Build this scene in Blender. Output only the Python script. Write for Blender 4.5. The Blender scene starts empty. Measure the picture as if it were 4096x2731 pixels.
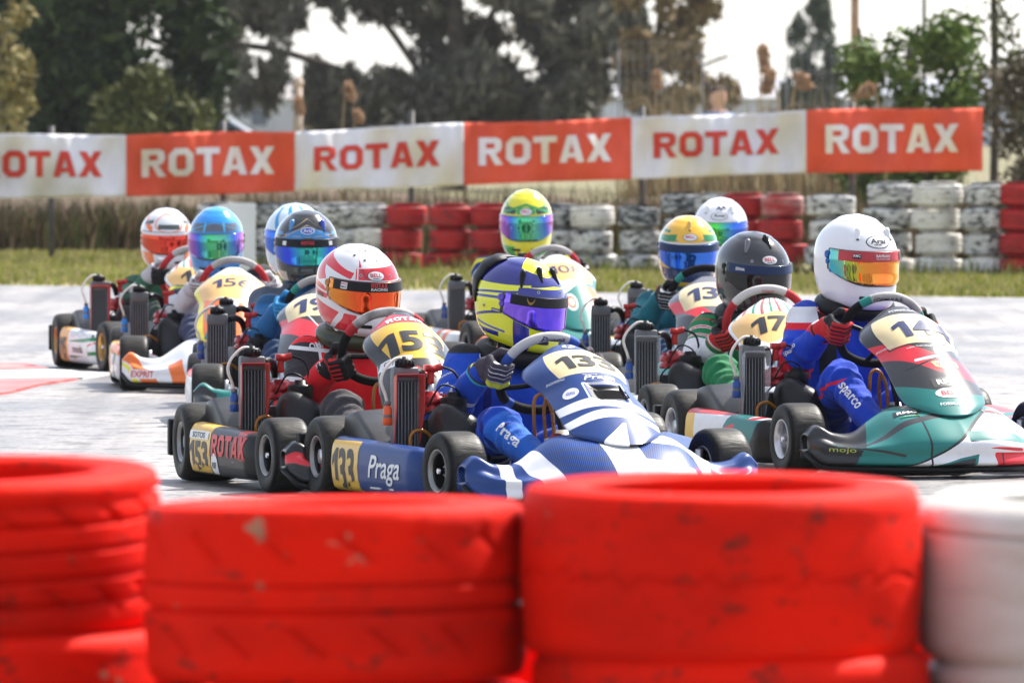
import bpy, bmesh, math, random
import numpy as np
from mathutils import Vector, Matrix, geometry
from mathutils.bvhtree import BVHTree
import openvdb

random.seed(7); rng = np.random.default_rng(7)
SC = bpy.context.scene
COL = SC.collection
R = math.radians

# ------------------------------------------------------------------ camera, sky, sun, exposure
FPX, YH, CAMH = 34133.3, 479.0, 1.28          # focal length and horizon row in photograph pixels, eye height in metres
cam = bpy.data.cameras.new('camera'); camo = bpy.data.objects.new('camera', cam); COL.objects.link(camo)
cam.lens = 300; cam.sensor_width = 36; cam.clip_start = 0.5; cam.clip_end = 6000
camo.location = (0, 0, CAMH)
PITCH = math.atan((1365.5 - YH) / FPX)
camo.rotation_euler = (R(90) - PITCH, 0, 0)
cam.dof.use_dof = True; cam.dof.focus_distance = 29.6; cam.dof.aperture_fstop = 11
SC.camera = camo

SUN_AZ, SUN_EL = R(44), R(50)                  # sun behind the karts, to the right
world = bpy.data.worlds.new('World'); SC.world = world; world.use_nodes = True
wn = world.node_tree.nodes; wn.clear()
wo = wn.new('ShaderNodeOutputWorld'); wb = wn.new('ShaderNodeBackground'); ws = wn.new('ShaderNodeTexSky')
ws.sky_type = 'NISHITA'; ws.sun_disc = False; ws.sun_elevation = SUN_EL; ws.sun_rotation = SUN_AZ
ws.air_density = 0.8; ws.dust_density = 1.2; ws.ozone_density = 2.0
wb.inputs[1].default_value = 0.15
veil = wn.new('ShaderNodeMix'); veil.data_type = 'RGBA'; veil.inputs[0].default_value = .36          # thin high cloud, even over the whole sky
veil.inputs[7].default_value = (5.2, 5.1, 4.9, 1); world.node_tree.links.new(ws.outputs[0], veil.inputs[6])
world.node_tree.links.new(veil.outputs[2], wb.inputs[0]); world.node_tree.links.new(wb.outputs[0], wo.inputs[0])
sun = bpy.data.lights.new('sun', 'SUN'); suno = bpy.data.objects.new('sun', sun); COL.objects.link(suno)
sun.energy = 5.0; sun.angle = R(0.53); sun.color = (1.0, 0.95, 0.87)
sd = Vector((math.sin(SUN_AZ) * math.cos(SUN_EL), math.cos(SUN_AZ) * math.cos(SUN_EL), math.sin(SUN_EL)))
suno.rotation_euler = sd.to_track_quat('Z', 'Y').to_euler()
suno.location = (20, 60, 60)
SC.view_settings.view_transform = 'Standard'; SC.view_settings.look = 'None'
SC.view_settings.exposure = 1.0; SC.view_settings.gamma = 1.0; SC.view_settings.use_curve_mapping = False
SC.render.engine = 'CYCLES'
SC.cycles.use_denoising = True
SC.cycles.max_bounces = 6; SC.cycles.diffuse_bounces = 3; SC.cycles.glossy_bounces = 3
SC.cycles.transmission_bounces = 4; SC.cycles.transparent_max_bounces = 6
SC.cycles.sample_clamp_indirect = 6; SC.cycles.sample_clamp_direct = 20
SC.cycles.caustics_reflective = False; SC.cycles.caustics_refractive = False

# ------------------------------------------------------------------ helpers: objects
def link(o, parent=None):
    COL.objects.link(o)
    if parent is not None: o.parent = parent
    return o
def tag(o, label=None, cat=None, group=None, kind=None):
    if label: o['label'] = label
    if cat: o['category'] = cat
    if group: o['group'] = group
    if kind: o['kind'] = kind
    return o
def mesh_of(name, V, F, mats=(), smooth=True, fm=None):
    me = bpy.data.meshes.new(name)
    me.from_pydata([tuple(v) for v in V], [], [tuple(f) for f in F])
    for m in (mats if isinstance(mats, (list, tuple)) else [mats]): me.materials.append(m)
    if smooth: me.polygons.foreach_set('use_smooth', [True] * len(me.polygons))
    if fm is not None: me.polygons.foreach_set('material_index', fm)
    me.update()
    return me
def obj(name, me, parent=None, loc=None, rot=None, mat=None):
    o = bpy.data.objects.new(name, me)
    if loc is not None: o.location = loc
    if rot is not None: o.rotation_euler = rot
    if mat is not None: o.matrix_local = mat
    return link(o, parent)
def empty(name, mat=None):
    o = bpy.data.objects.new(name, None); o.empty_display_size = .1
    if mat is not None: o.matrix_world = mat
    return link(o)

class MB:
    """collects verts and faces for one mesh"""
    def __init__(s): s.V, s.F, s.I = [], [], []
    def add(s, V, F, mi=0):
        n = len(s.V); s.V += [tuple(v) for v in V]; s.F += [tuple(i + n for i in f) for f in F]; s.I += [mi] * len(F)
        return s
    def box(s, c, d, mi=0, rot=None, taper=1.0):
        c = Vector(c); hx, hy, hz = d[0] / 2, d[1] / 2, d[2] / 2
        P = []
        for z in (-1, 1):
            t = taper if z > 0 else 1
            for x, y in ((-1, -1), (1, -1), (1, 1), (-1, 1)):
                p = Vector((x * hx * t, y * hy * t, z * hz))
                if rot is not None: p = rot @ p
                P.append(c + p)
        return s.add(P, [(3, 2, 1, 0), (4, 5, 6, 7), (0, 1, 5, 4), (1, 2, 6, 5), (2, 3, 7, 6), (3, 0, 4, 7)], mi)
    def tube(s, pts, r, n=8, mi=0, sub=4, cap=True):
        pts = [Vector(p) for p in pts]
        if sub > 1 and len(pts) > 2: pts = catmull(pts, sub)
        rs = r if isinstance(r, (list, tuple)) else None
        m = len(pts); V = []; prev = None
        for i, p in enumerate(pts):
            t = (pts[min(i + 1, m - 1)] - pts[max(i - 1, 0)]).normalized()
            if prev is None: a = t.orthogonal().normalized()
            else: a = (prev - t * prev.dot(t)).normalized()
            prev = a; b = t.cross(a)
            rr = r if rs is None else float(np.interp(i / (m - 1), np.linspace(0, 1, len(rs)), rs))
            for k in range(n):
                w = 2 * math.pi * k / n
                V.append(p + (a * math.cos(w) + b * math.sin(w)) * rr)
        F = [(i * n + k, i * n + (k + 1) % n, (i + 1) * n + (k + 1) % n, (i + 1) * n + k) for i in range(m - 1) for k in range(n)]
        if cap: F += [tuple(range(n))[::-1], tuple(range((m - 1) * n, m * n))]
        return s.add(V, F, mi)
    def lathe(s, prof, n=40, axis='z', c=(0, 0, 0), mi=0, close=False):
        c = Vector(c); V = []
        for r, h in prof:
            for k in range(n):
                w = 2 * math.pi * k / n; x, y = r * math.cos(w), r * math.sin(w)
                V.append(c + (Vector((x, y, h)) if axis == 'z' else Vector((x, h, y)) if axis == 'y' else Vector((h, x, y))))
        m = len(prof); F = []
        for i in range(m if close else m - 1):
            j = (i + 1) % m
            for k in range(n):
                F.append((i * n + k, i * n + (k + 1) % n, j * n + (k + 1) % n, j * n + k))
        return s.add(V, F, mi)
    def mesh(s, name, mats, smooth=True, bevel=0):
        me = mesh_of(name, s.V, s.F, mats, smooth, s.I)
        bm = bmesh.new(); bm.from_mesh(me)
        if bevel:
            bmesh.ops.bevel(bm, geom=[e for e in bm.edges if len(e.link_faces) == 2 and e.calc_face_angle(0) > .6], offset=bevel, segments=2, affect='EDGES', profile=.6)
        bmesh.ops.recalc_face_normals(bm, faces=bm.faces)
        bm.to_mesh(me); bm.free()
        return me

def catmull(P, sub):
    out = []
    for i in range(len(P) - 1):
        a, b, c, d = P[max(i - 1, 0)], P[i], P[i + 1], P[min(i + 2, len(P) - 1)]
        for k in range(sub):
            t = k / sub
            out.append(.5 * (2 * b + (c - a) * t + (2 * a - 5 * b + 4 * c - d) * t * t + (3 * b - a - 3 * c + d) * t ** 3))
    out.append(P[-1]); return out
def cr(x, xs, ys):
    """smooth (Catmull-Rom) table look-up"""
    xs = np.asarray(xs, float); ys = np.asarray(ys, float); x = np.clip(np.asarray(x, float), xs[0], xs[-1])
    m = np.gradient(ys, xs)
    i = np.clip(np.searchsorted(xs, x, 'right') - 1, 0, len(xs) - 2)
    h = xs[i + 1] - xs[i]; t = (x - xs[i]) / h
    return (2 * t**3 - 3 * t**2 + 1) * ys[i] + (t**3 - 2 * t**2 + t) * h * m[i] + (-2 * t**3 + 3 * t**2) * ys[i + 1] + (t**3 - t**2) * h * m[i + 1]

def grid(name, P, closeu=False, mats=(), uv=None):
    """P[nu, nv, 3] -> mesh of quads; vertex order u-major"""
    nu, nv = P.shape[:2]
    V = P.reshape(-1, 3)
    a = np.arange(nu * nv).reshape(nu, nv)
    if closeu: b = np.roll(a, -1, 0); A, B = a, b
    else: A, B = a[:-1], a[1:]
    F = np.stack([A[:, :-1], B[:, :-1], B[:, 1:], A[:, 1:]], -1).reshape(-1, 4)
    me = bpy.data.meshes.new(name); me.from_pydata(V.tolist(), [], F.tolist())
    me.polygons.foreach_set('use_smooth', [True] * len(me.polygons))
    for m in mats: me.materials.append(m)
    if uv is not None:
        l = me.uv_layers.new(name='uv'); idx = np.zeros(len(me.loops), int); me.loops.foreach_get('vertex_index', idx)
        l.data.foreach_set('uv', uv.reshape(-1, 2)[idx].astype(np.float32).ravel())
    me.update(); return me

# ------------------------------------------------------------------ helpers: materials
def S(r, g=None, b=None):
    """sRGB 0-255 to linear"""
    if g is None: g = b = r
    f = lambda c: (c / 255) / 12.92 if c / 255 <= .04045 else ((c / 255 + .055) / 1.055) ** 2.4
    return (f(r), f(g), f(b))
def _n(nt, t, **k):
    n = nt.nodes.new(t)
    for a, v in k.items(): setattr(n, a, v)
    return n
def mat(name, col, rough=.5, metal=0., coat=0., spec=.5, vary=.12, vscale=9., bump=0., bscale=40., col2=None, alpha=1., trans=0., cscale=None, sheen=0., coord='Object', emis=None):
    m = bpy.data.materials.new(name); m.use_nodes = True; nt = m.node_tree
    b = nt.nodes['Principled BSDF']; L = nt.links.new
    b.inputs['Roughness'].default_value = rough; b.inputs['Metallic'].default_value = metal
    b.inputs['Coat Weight'].default_value = coat; b.inputs['Coat Roughness'].default_value = .06
    b.inputs['Specular IOR Level'].default_value = spec; b.inputs['Alpha'].default_value = alpha
    b.inputs['Transmission Weight'].default_value = trans; b.inputs['Sheen Weight'].default_value = sheen
    b.inputs['Base Color'].default_value = (*col, 1)
    tc = _n(nt, 'ShaderNodeTexCoord')
    if vary or col2:
        no = _n(nt, 'ShaderNodeTexNoise'); no.inputs['Scale'].default_value = vscale; no.inputs['Detail'].default_value = 5
        L(tc.outputs[coord], no.inputs['Vector'])
        mx = _n(nt, 'ShaderNodeMix', data_type='RGBA')
        c2 = col2 if col2 else tuple(c * (1 - vary * 2) for c in col)
        mx.inputs[6].default_value = (*col, 1); mx.inputs[7].default_value = (*c2, 1)
        rp = _n(nt, 'ShaderNodeMapRange'); rp.inputs[1].default_value = .38; rp.inputs[2].default_value = .66
        L(no.outputs[0], rp.inputs[0]); L(rp.outputs[0], mx.inputs[0]); L(mx.outputs[2], b.inputs['Base Color'])
        mr = _n(nt, 'ShaderNodeMapRange'); mr.inputs[3].default_value = max(.02, rough - .08); mr.inputs[4].default_value = min(1, rough + .1)
        L(no.outputs[0], mr.inputs[0]); L(mr.outputs[0], b.inputs['Roughness'])
    if bump:
        n2 = _n(nt, 'ShaderNodeTexNoise'); n2.inputs['Scale'].default_value = bscale; n2.inputs['Detail'].default_value = 4
        L(tc.outputs[coord], n2.inputs['Vector'])
        bp = _n(nt, 'ShaderNodeBump'); bp.inputs['Strength'].default_value = bump; bp.inputs['Distance'].default_value = .01
        L(n2.outputs[0], bp.inputs['Height']); L(bp.outputs[0], b.inputs['Normal'])
    return m

def paint(me, name, base, layers, rough=.3, coat=.6, bump=0., bscale=60., dirt=.25, metal=0., sheen=0.):
    """one material on a mesh: base colour, then layers (colour, field per vertex); a layer shows where its field is positive.
    a colour may be ('carbon', dark, light): a woven twill of two tones"""
    m = bpy.data.materials.new(name); m.use_nodes = True; nt = m.node_tree; L = nt.links.new
    b = nt.nodes['Principled BSDF']; tc = _n(nt, 'ShaderNodeTexCoord')
    b.inputs['Roughness'].default_value = rough; b.inputs['Coat Weight'].default_value = coat; b.inputs['Coat Roughness'].default_value = .05
    b.inputs['Metallic'].default_value = metal; b.inputs['Sheen Weight'].default_value = sheen; b.inputs['Specular IOR Level'].default_value = .25
    def colour(c):
        if isinstance(c[0], str):
            mp = _n(nt, 'ShaderNodeMapping'); mp.inputs['Rotation'].default_value = (0, 0, R(38)); L(tc.outputs['UV'], mp.inputs[0])
            w = _n(nt, 'ShaderNodeTexWave'); w.inputs['Scale'].default_value = 62; w.inputs['Distortion'].default_value = 0
            L(mp.outputs[0], w.inputs[0])
            rp = _n(nt, 'ShaderNodeMapRange'); rp.inputs[1].default_value = .35; rp.inputs[2].default_value = .65; L(w.outputs[1], rp.inputs[0])
            mx = _n(nt, 'ShaderNodeMix', data_type='RGBA'); L(rp.outputs[0], mx.inputs[0])
            mx.inputs[6].default_value = (*c[1], 1); mx.inputs[7].default_value = (*c[2], 1)
            return mx.outputs[2]
        rgb = _n(nt, 'ShaderNodeRGB'); rgb.outputs[0].default_value = (*c, 1); return rgb.outputs[0]
    cur = colour(base)
    for i, (c, f) in enumerate(layers):
        an = f'L{i}'
        at = me.attributes.get(an) or me.attributes.new(an, 'FLOAT', 'POINT')
        at.data.foreach_set('value', np.asarray(f, np.float32).ravel())
        an_n = _n(nt, 'ShaderNodeAttribute', attribute_name=an)
        gt = _n(nt, 'ShaderNodeMath', operation='GREATER_THAN'); gt.inputs[1].default_value = 0; L(an_n.outputs['Fac'], gt.inputs[0])
        mx = _n(nt, 'ShaderNodeMix', data_type='RGBA'); L(gt.outputs[0], mx.inputs[0]); L(cur, mx.inputs[6]); L(colour(c), mx.inputs[7]); cur = mx.outputs[2]
    if dirt:
        no = _n(nt, 'ShaderNodeTexNoise'); no.inputs['Scale'].default_value = 22; no.inputs['Detail'].default_value = 10; no.inputs['Roughness'].default_value = .78
        L(tc.outputs['Object'], no.inputs['Vector'])
        rp = _n(nt, 'ShaderNodeMapRange'); rp.inputs[1].default_value = .5; rp.inputs[2].default_value = .8; rp.inputs[4].default_value = dirt; L(no.outputs[0], rp.inputs[0])
        mx = _n(nt, 'ShaderNodeMix', data_type='RGBA'); L(rp.outputs[0], mx.inputs[0]); L(cur, mx.inputs[6]); mx.inputs[7].default_value = (.045, .04, .037, 1); cur = mx.outputs[2]
        mr = _n(nt, 'ShaderNodeMapRange'); mr.inputs[3].default_value = rough; mr.inputs[4].default_value = min(1, rough + .25); L(rp.outputs[0], mr.inputs[0]); L(mr.outputs[0], b.inputs['Roughness'])
    L(cur, b.inputs['Base Color'])
    if bump:
        n2 = _n(nt, 'ShaderNodeTexNoise'); n2.inputs['Scale'].default_value = bscale; n2.inputs['Detail'].default_value = 3; L(tc.outputs['Object'], n2.inputs['Vector'])
        bp = _n(nt, 'ShaderNodeBump'); bp.inputs['Strength'].default_value = bump; bp.inputs['Distance'].default_value = .01; L(n2.outputs[0], bp.inputs['Height']); L(bp.outputs[0], b.inputs['Normal'])
    me.materials.clear(); me.materials.append(m)
    return m

def band(x, a, b): return np.minimum(x - a, b - x)
def AND(*f): return np.minimum.reduce(np.broadcast_arrays(*f))
def OR(*f): return np.maximum.reduce(np.broadcast_arrays(*f))
def poly(X, Y, pts):
    """signed distance field (positive inside) of a polygon at points X, Y"""
    X = np.asarray(X, float); Y = np.asarray(Y, float); n = len(pts)
    d = np.full(X.shape, 1e9); s = np.ones(X.shape)
    j = n - 1
    for i in range(n):
        xi, yi = pts[i]; xj, yj = pts[j]
        ex, ey = xj - xi, yj - yi; wx, wy = X - xi, Y - yi
        t = np.clip((wx * ex + wy * ey) / (ex * ex + ey * ey + 1e-12), 0, 1)
        d = np.minimum(d, (wx - ex * t) ** 2 + (wy - ey * t) ** 2)
        c1 = Y >= yi; c2 = Y < yj; c3 = ex * wy > ey * wx
        flip = (c1 & c2 & c3) | (~c1 & ~c2 & ~c3)
        s = np.where(flip, -s, s); j = i
    return -s * np.sqrt(d)

# ------------------------------------------------------------------ helpers: flat lettering laid on a surface
_tc = {}
def text2d(body, bold=.0, shear=0., space=1.):
    k = (body, bold, shear, space)
    if k in _tc: return _tc[k]
    cu = bpy.data.curves.new('t', 'FONT'); cu.body = body; cu.offset = bold; cu.shear = shear; cu.space_character = space; cu.resolution_u = 3
    o = bpy.data.objects.new('t', cu); COL.objects.link(o)
    dg = bpy.context.evaluated_depsgraph_get()
    me = bpy.data.meshes.new_from_object(o.evaluated_get(dg))
    V = np.array([v.co[:2] for v in me.vertices]); F = [tuple(p.vertices) for p in me.polygons]
    bpy.data.objects.remove(o); bpy.data.curves.remove(cu); bpy.data.meshes.remove(me)
    lo, hi = V.min(0), V.max(0); V = (V - (lo + hi) / 2)
    _tc[k] = (V, F, hi - lo); return _tc[k]
GLY = {'O': [], 'T': [[(0, .77), (.84, .77), (.84, 1), (0, 1)], [(.295, 0), (.545, 0), (.545, .77), (.295, .77)]],
       'A': [[(0, 0), (.26, 0), (.44, .72), (.44, 1), (.28, 1)], [(.62, 0), (.88, 0), (.60, 1), (.44, 1), (.44, .72)], [(.305, .18), (.575, .18), (.53, .36), (.35, .36)]],
       'X': [[(0, 0), (.29, 0), (.44, .28), (.59, 0), (.88, 0), (.60, .5), (.88, 1), (.59, 1), (.44, .72), (.29, 1), (0, 1), (.28, .5)]],
       'R': [[(0, 0), (.26, 0), (.26, 1), (0, 1)], [(.26, 1), (.26, .79), (.53, .79), (.60, 1)], [(.60, 1), (.53, .79), (.58, .745), (.83, .78), (.79, .92)], [(.83, .78), (.58, .745), (.58, .65), (.83, .62)], [(.83, .62), (.58, .65), (.53, .60), (.60, .40), (.77, .50)], [(.26, .60), (.26, .40), (.60, .40), (.53, .60)], [(.38, .40), (.60, .40), (.88, 0), (.59, 0)]],
       '1': [[(.30, 0), (.56, 0), (.56, 1), (.38, 1), (.06, .80), (.06, .58), (.30, .72)]]}
_oo = [(.22, 0), (.66, 0), (.88, .22), (.88, .78), (.66, 1), (.22, 1), (0, .78), (0, .22)]; _oi = [(.33, .23), (.55, .23), (.62, .31), (.62, .69), (.55, .77), (.33, .77), (.26, .69), (.26, .31)]
GLY['O'] = [[_oo[i], _oo[(i + 1) % 8], _oi[(i + 1) % 8], _oi[i]] for i in range(8)]
def blocks(body, bold=.0):
    """heavy lettering and racing numerals"""
    V, F, x = [], [], 0.
    for ch in body:
        if ch in GLY:
            w = max(p[0] for q in GLY[ch] for p in q)
            for q in GLY[ch]: F.append(tuple(range(len(V), len(V) + len(q)))); V += [(x + a, b) for a, b in q]
        else:
            v, f, sz = text2d(ch, bold); w = .66; s = np.array((w / sz[0], 1 / sz[1])); n = len(V)
            V += [tuple(p) for p in v * s + (x + w / 2, .5)]; F += [tuple(i + n for i in g) for g in f]
        x += w + .09
    V = np.array(V); lo, hi = V.min(0), V.max(0); return V - (lo + hi) / 2, F, hi - lo
def fine(V, F, lim):
    """triangles no longer than lim"""
    bm = bmesh.new(); vs = [bm.verts.new((v[0], v[1], 0)) for v in V]
    for f in F:
        try: bm.faces.new([vs[i] for i in f])
        except ValueError: pass
    bm.normal_update(); bmesh.ops.triangulate(bm, faces=bm.faces)
    for _ in range(4):
        e = [x for x in bm.edges if x.calc_length() > lim]
        if not e: break
        bmesh.ops.subdivide_edges(bm, edges=e, cuts=1); bmesh.ops.triangulate(bm, faces=bm.faces)
    bm.verts.index_update()
    out = np.array([v.co[:2] for v in bm.verts]), [tuple(v.index for v in f.verts) for f in bm.faces]
    bm.free(); return out
def bvh_of(me): 
    return BVHTree.FromPolygons([v.co.copy() for v in me.vertices], [tuple(p.vertices) for p in me.polygons])
def lay(name, V2, F2, o, x, y, bvh, m, parent, off=.0015, reach=.4, lim=.015, mw=None, depth=.2):
    """lay a flat shape on a surface: every point is dropped along the frame's normal onto the bvh"""
    V2, F2 = fine(V2, F2, lim)
    o = Vector(o); x = Vector(x).normalized(); y = Vector(y); y = (y - x * y.dot(x)).normalized(); n = x.cross(y)
    P = []
    for a, b in V2:
        p = o + x * a + y * b + n * depth
        h = bvh.ray_cast(p, -n, reach)
        P.append(None if h[0] is None else h[0] + n * off)
    F = [f for f in F2 if all(P[i] is not None for i in f)]
    if not F: return None
    used = sorted({i for f in F for i in f}); mp = {i: k for k, i in enumerate(used)}
    me = mesh_of(name, [P[i] for i in used], [[mp[i] for i in f] for f in F], m)
    return obj(name, me, parent)
def word(body, o, x, y, h, bvh, m, parent, bold=0., shear=0., w=None, name='lettering', space=1., **k):
    V, F, sz = blocks(body, bold) if body.isdigit() or set(body) <= set('ROTAX') else text2d(body, bold, shear, space)
    sy = h / sz[1]; sx = sy if w is None else w / sz[0]
    return lay(name, V * (sx, sy), F, o, x, y, bvh, m, parent, **k)
def shape(pts, o, x, y, bvh, m, parent, name='sticker', lim=.02, **k):
    V, F = np.array(pts, float), [tuple(range(len(pts)))]
    return lay(name, V, F, o, x, y, bvh, m, parent, lim=lim, **k)
def rrect(w, h, r=.0, n=3):
    if r == 0: return [(-w/2, -h/2), (w/2, -h/2), (w/2, h/2), (-w/2, h/2)]
    out = []
    for cx, cy, a in ((w/2 - r, -h/2 + r, -90), (w/2 - r, h/2 - r, 0), (-w/2 + r, h/2 - r, 90), (-w/2 + r, -h/2 + r, 180)):
        for k in range(n + 1):
            t = R(a + 90 * k / n); out.append((cx + r * math.cos(t), cy + r * math.sin(t)))
    return out
def oval(w, h, n=24): return [(w/2 * math.cos(2*math.pi*k/n), h/2 * math.sin(2*math.pi*k/n)) for k in range(n)]

# ------------------------------------------------------------------ helpers: soft bodies from capsules
def sdf_mesh(name, caps, h=.01, k=.03, extra=None, smooth=2):
    """one continuous surface around capsules (p0, r0, p1, r1), blended with radius k"""
    A = np.array([c[0] for c in caps], float); B = np.array([c[2] for c in caps], float)
    ra = np.array([c[1] for c in caps]); rb = np.array([c[3] for c in caps])
    mr = max(ra.max(), rb.max()) + .04
    lo = np.minimum(A.min(0), B.min(0)) - mr; hi = np.maximum(A.max(0), B.max(0)) + mr
    n = np.ceil((hi - lo) / h).astype(int) + 1
    ax = [lo[i] + h * np.arange(n[i]) for i in range(3)]
    D = np.full(n, .09, np.float32)
    for a, b, r0, r1 in zip(A, B, ra, rb):
        m_ = max(r0, r1) + .05 + k
        i0 = np.maximum(np.floor((np.minimum(a, b) - m_ - lo) / h).astype(int), 0); i1 = np.minimum(np.ceil((np.maximum(a, b) + m_ - lo) / h).astype(int) + 1, n)
        sl = tuple(slice(i0[i], i1[i]) for i in range(3))
        X, Y, Z = np.meshgrid(*[ax[i][sl[i]].astype(np.float32) for i in range(3)], indexing='ij', sparse=True)
        ab = b - a; t = np.clip(((X - a[0]) * ab[0] + (Y - a[1]) * ab[1] + (Z - a[2]) * ab[2]) / (ab @ ab + 1e-12), 0, 1)
        d = np.sqrt((X - a[0] - t * ab[0]) ** 2 + (Y - a[1] - t * ab[1]) ** 2 + (Z - a[2] - t * ab[2]) ** 2) - (r0 + (r1 - r0) * t)
        D0 = D[sl]; q = np.clip(.5 + .5 * (D0 - d) / k, 0, 1); D[sl] = D0 * (1 - q) + d * q - k * q * (1 - q)
    if extra is not None:
        I = np.nonzero(np.abs(D) < .03); Pn = np.stack([ax[i][I[i]] for i in range(3)], -1); D[I] += extra(Pn)
    g = openvdb.FloatGrid(10.0); g.copyFromArray(D.astype(np.float32))
    V, F = g.convertToQuads(isovalue=0.0)
    V = np.array(V) * h + lo
    me = bpy.data.meshes.new(name); me.from_pydata(V.tolist(), [], np.array(F)[:, ::-1].tolist())
    me.polygons.foreach_set('use_smooth', [True] * len(me.polygons)); me.update()
    bm = bmesh.new(); bm.from_mesh(me)
    for _ in range(smooth): bmesh.ops.smooth_vert(bm, verts=bm.verts, factor=.5, use_axis_x=True, use_axis_y=True, use_axis_z=True)
    bmesh.ops.recalc_face_normals(bm, faces=bm.faces); bm.to_mesh(me); bm.free()
    return me
def coords(me):
    a = np.zeros(len(me.vertices) * 3); me.vertices.foreach_get('co', a); return a.reshape(-1, 3)
def seg(P, a, b):
    """position along a segment (0..1, unclamped) and distance from its line"""
    a = np.array(a); ab = np.array(b) - a; t = (P - a) @ ab / (ab @ ab)
    return t, np.linalg.norm(P - a - np.clip(t, 0, 1)[:, None] * ab, axis=1)

def ground_y(py): return CAMH * FPX / (py - YH)
def at(px, py, d):
    """photograph pixel (4096 wide) at distance d -> world point"""
    c, s = math.cos(PITCH), math.sin(PITCH)
    u, v = (px - 2048) / FPX, (1365.5 - py) / FPX
    w = Vector((u, c + v * s, -s + v * c)); w *= d / w.y
    return Vector((w.x, w.y, w.z + CAMH))
K = 4096 / 2352                                                       # the sizes below were read on a 2352 pixel wide view
def at2(x, y, d): return at(x * K, y * K, d)
# ------------------------------------------------------------------ ground, road, verge
def nodes_mat(name):
    m = bpy.data.materials.new(name); m.use_nodes = True
    return m, m.node_tree, m.node_tree.nodes['Principled BSDF'], m.node_tree.links.new
def asphalt():
    m, nt, b, L = nodes_mat('asphalt')
    tc = _n(nt, 'ShaderNodeTexCoord'); mp = _n(nt, 'ShaderNodeMapping'); mp.inputs['Scale'].default_value = (1, .35, 1); L(tc.outputs['Object'], mp.inputs[0])
    big = _n(nt, 'ShaderNodeTexNoise'); big.inputs['Scale'].default_value = 1.1; big.inputs['Detail'].default_value = 6; L(mp.outputs[0], big.inputs[0])
    sm = _n(nt, 'ShaderNodeTexNoise'); sm.inputs['Scale'].default_value = 42; sm.inputs['Detail'].default_value = 6; sm.inputs['Roughness'].default_value = .65; L(tc.outputs['Object'], sm.inputs[0])
    rp = _n(nt, 'ShaderNodeValToRGB'); e = rp.color_ramp.elements
    e[0].position = .36; e[0].color = (.075, .071, .068, 1); e[1].position = .62; e[1].color = (.36, .335, .32, 1)
    ad = _n(nt, 'ShaderNodeMath', operation='MULTIPLY_ADD'); ad.inputs[1].default_value = .45; L(big.outputs[0], ad.inputs[0])
    s2 = _n(nt, 'ShaderNodeMath', operation='MULTIPLY'); s2.inputs[1].default_value = .6; L(sm.outputs[0], s2.inputs[0]); L(s2.outputs[0], ad.inputs[2])
    L(ad.outputs[0], rp.inputs[0])
    pt_ = _n(nt, 'ShaderNodeTexNoise'); pt_.inputs['Scale'].default_value = 5.5; pt_.inputs['Detail'].default_value = 9; pt_.inputs['Roughness'].default_value = .78; L(tc.outputs['Object'], pt_.inputs[0])
    pr_ = _n(nt, 'ShaderNodeMapRange'); pr_.inputs[1].default_value = .51; pr_.inputs[2].default_value = .60; pr_.inputs[4].default_value = .85; L(pt_.outputs[0], pr_.inputs[0])
    m4 = _n(nt, 'ShaderNodeMix', data_type='RGBA'); L(pr_.outputs[0], m4.inputs[0]); L(rp.outputs[0], m4.inputs[6]); m4.inputs[7].default_value = (.05, .047, .046, 1)
    mp5 = _n(nt, 'ShaderNodeMapping'); mp5.inputs['Rotation'].default_value = (0, 0, R(-14)); mp5.inputs['Scale'].default_value = (2.2, .07, 1); L(tc.outputs['Object'], mp5.inputs[0])
    n5 = _n(nt, 'ShaderNodeTexNoise'); n5.inputs['Scale'].default_value = 1.6; n5.inputs['Detail'].default_value = 5; L(mp5.outputs[0], n5.inputs[0])
    r5 = _n(nt, 'ShaderNodeMapRange'); r5.inputs[1].default_value = .5; r5.inputs[2].default_value = .68; r5.inputs[4].default_value = .62; L(n5.outputs[0], r5.inputs[0])
    m5 = _n(nt, 'ShaderNodeMix', data_type='RGBA'); L(r5.outputs[0], m5.inputs[0]); L(m4.outputs[2], m5.inputs[6]); m5.inputs[7].default_value = (.07, .067, .066, 1)
    L(m5.outputs[2], b.inputs['Base Color'])
    rr = _n(nt, 'ShaderNodeMapRange'); rr.inputs[1].default_value = .35; rr.inputs[2].default_value = .7; rr.inputs[3].default_value = .34; rr.inputs[4].default_value = .6
    L(big.outputs[0], rr.inputs[0]); L(rr.outputs[0], b.inputs['Roughness'])
    b.inputs['Specular IOR Level'].default_value = .4
    bp = _n(nt, 'ShaderNodeBump'); bp.inputs['Strength'].default_value = .5; bp.inputs['Distance'].default_value = .012
    L(sm.outputs[0], bp.inputs['Height']); L(bp.outputs[0], b.inputs['Normal'])
    return m
def earth(name, c1, c2, scale=.6):
    return mat(name, c1, .9, spec=.2, col2=c2, vscale=scale, bump=.5, bscale=9)
def sheet(name, pts, z, m, kind='structure', cuts=0):
    V = [(x, y, z) for x, y in pts]
    o = obj(name, mesh_of(name, V, [tuple(range(len(V)))], m, False)); o['kind'] = kind; return o
sheet('ground', [(-900, -300), (900, -300), (900, 3000), (-900, 3000)], -.02, earth('field_earth', (.20, .165, .10), (.12, .13, .05)))
def road_edge(x): return 63.6 - .61 * x
sheet('road', [(-60, -20), (60, -20), (60, 32), (8, road_edge(8)), (3.8, road_edge(3.8)), (0, road_edge(0)), (-4, road_edge(-4)), (-9, road_edge(-9)), (-60, 90)], 0, asphalt())
turf = earth('verge_turf', (.20, .20, .075), (.27, .22, .12), 1.4)
sheet('grass_verge', [(8, road_edge(8)), (60, 32), (60, 120), (-60, 120), (-60, 90), (-9, road_edge(-9)), (-4, road_edge(-4)), (0, road_edge(0)), (3.8, road_edge(3.8))], -.004, turf)
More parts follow.
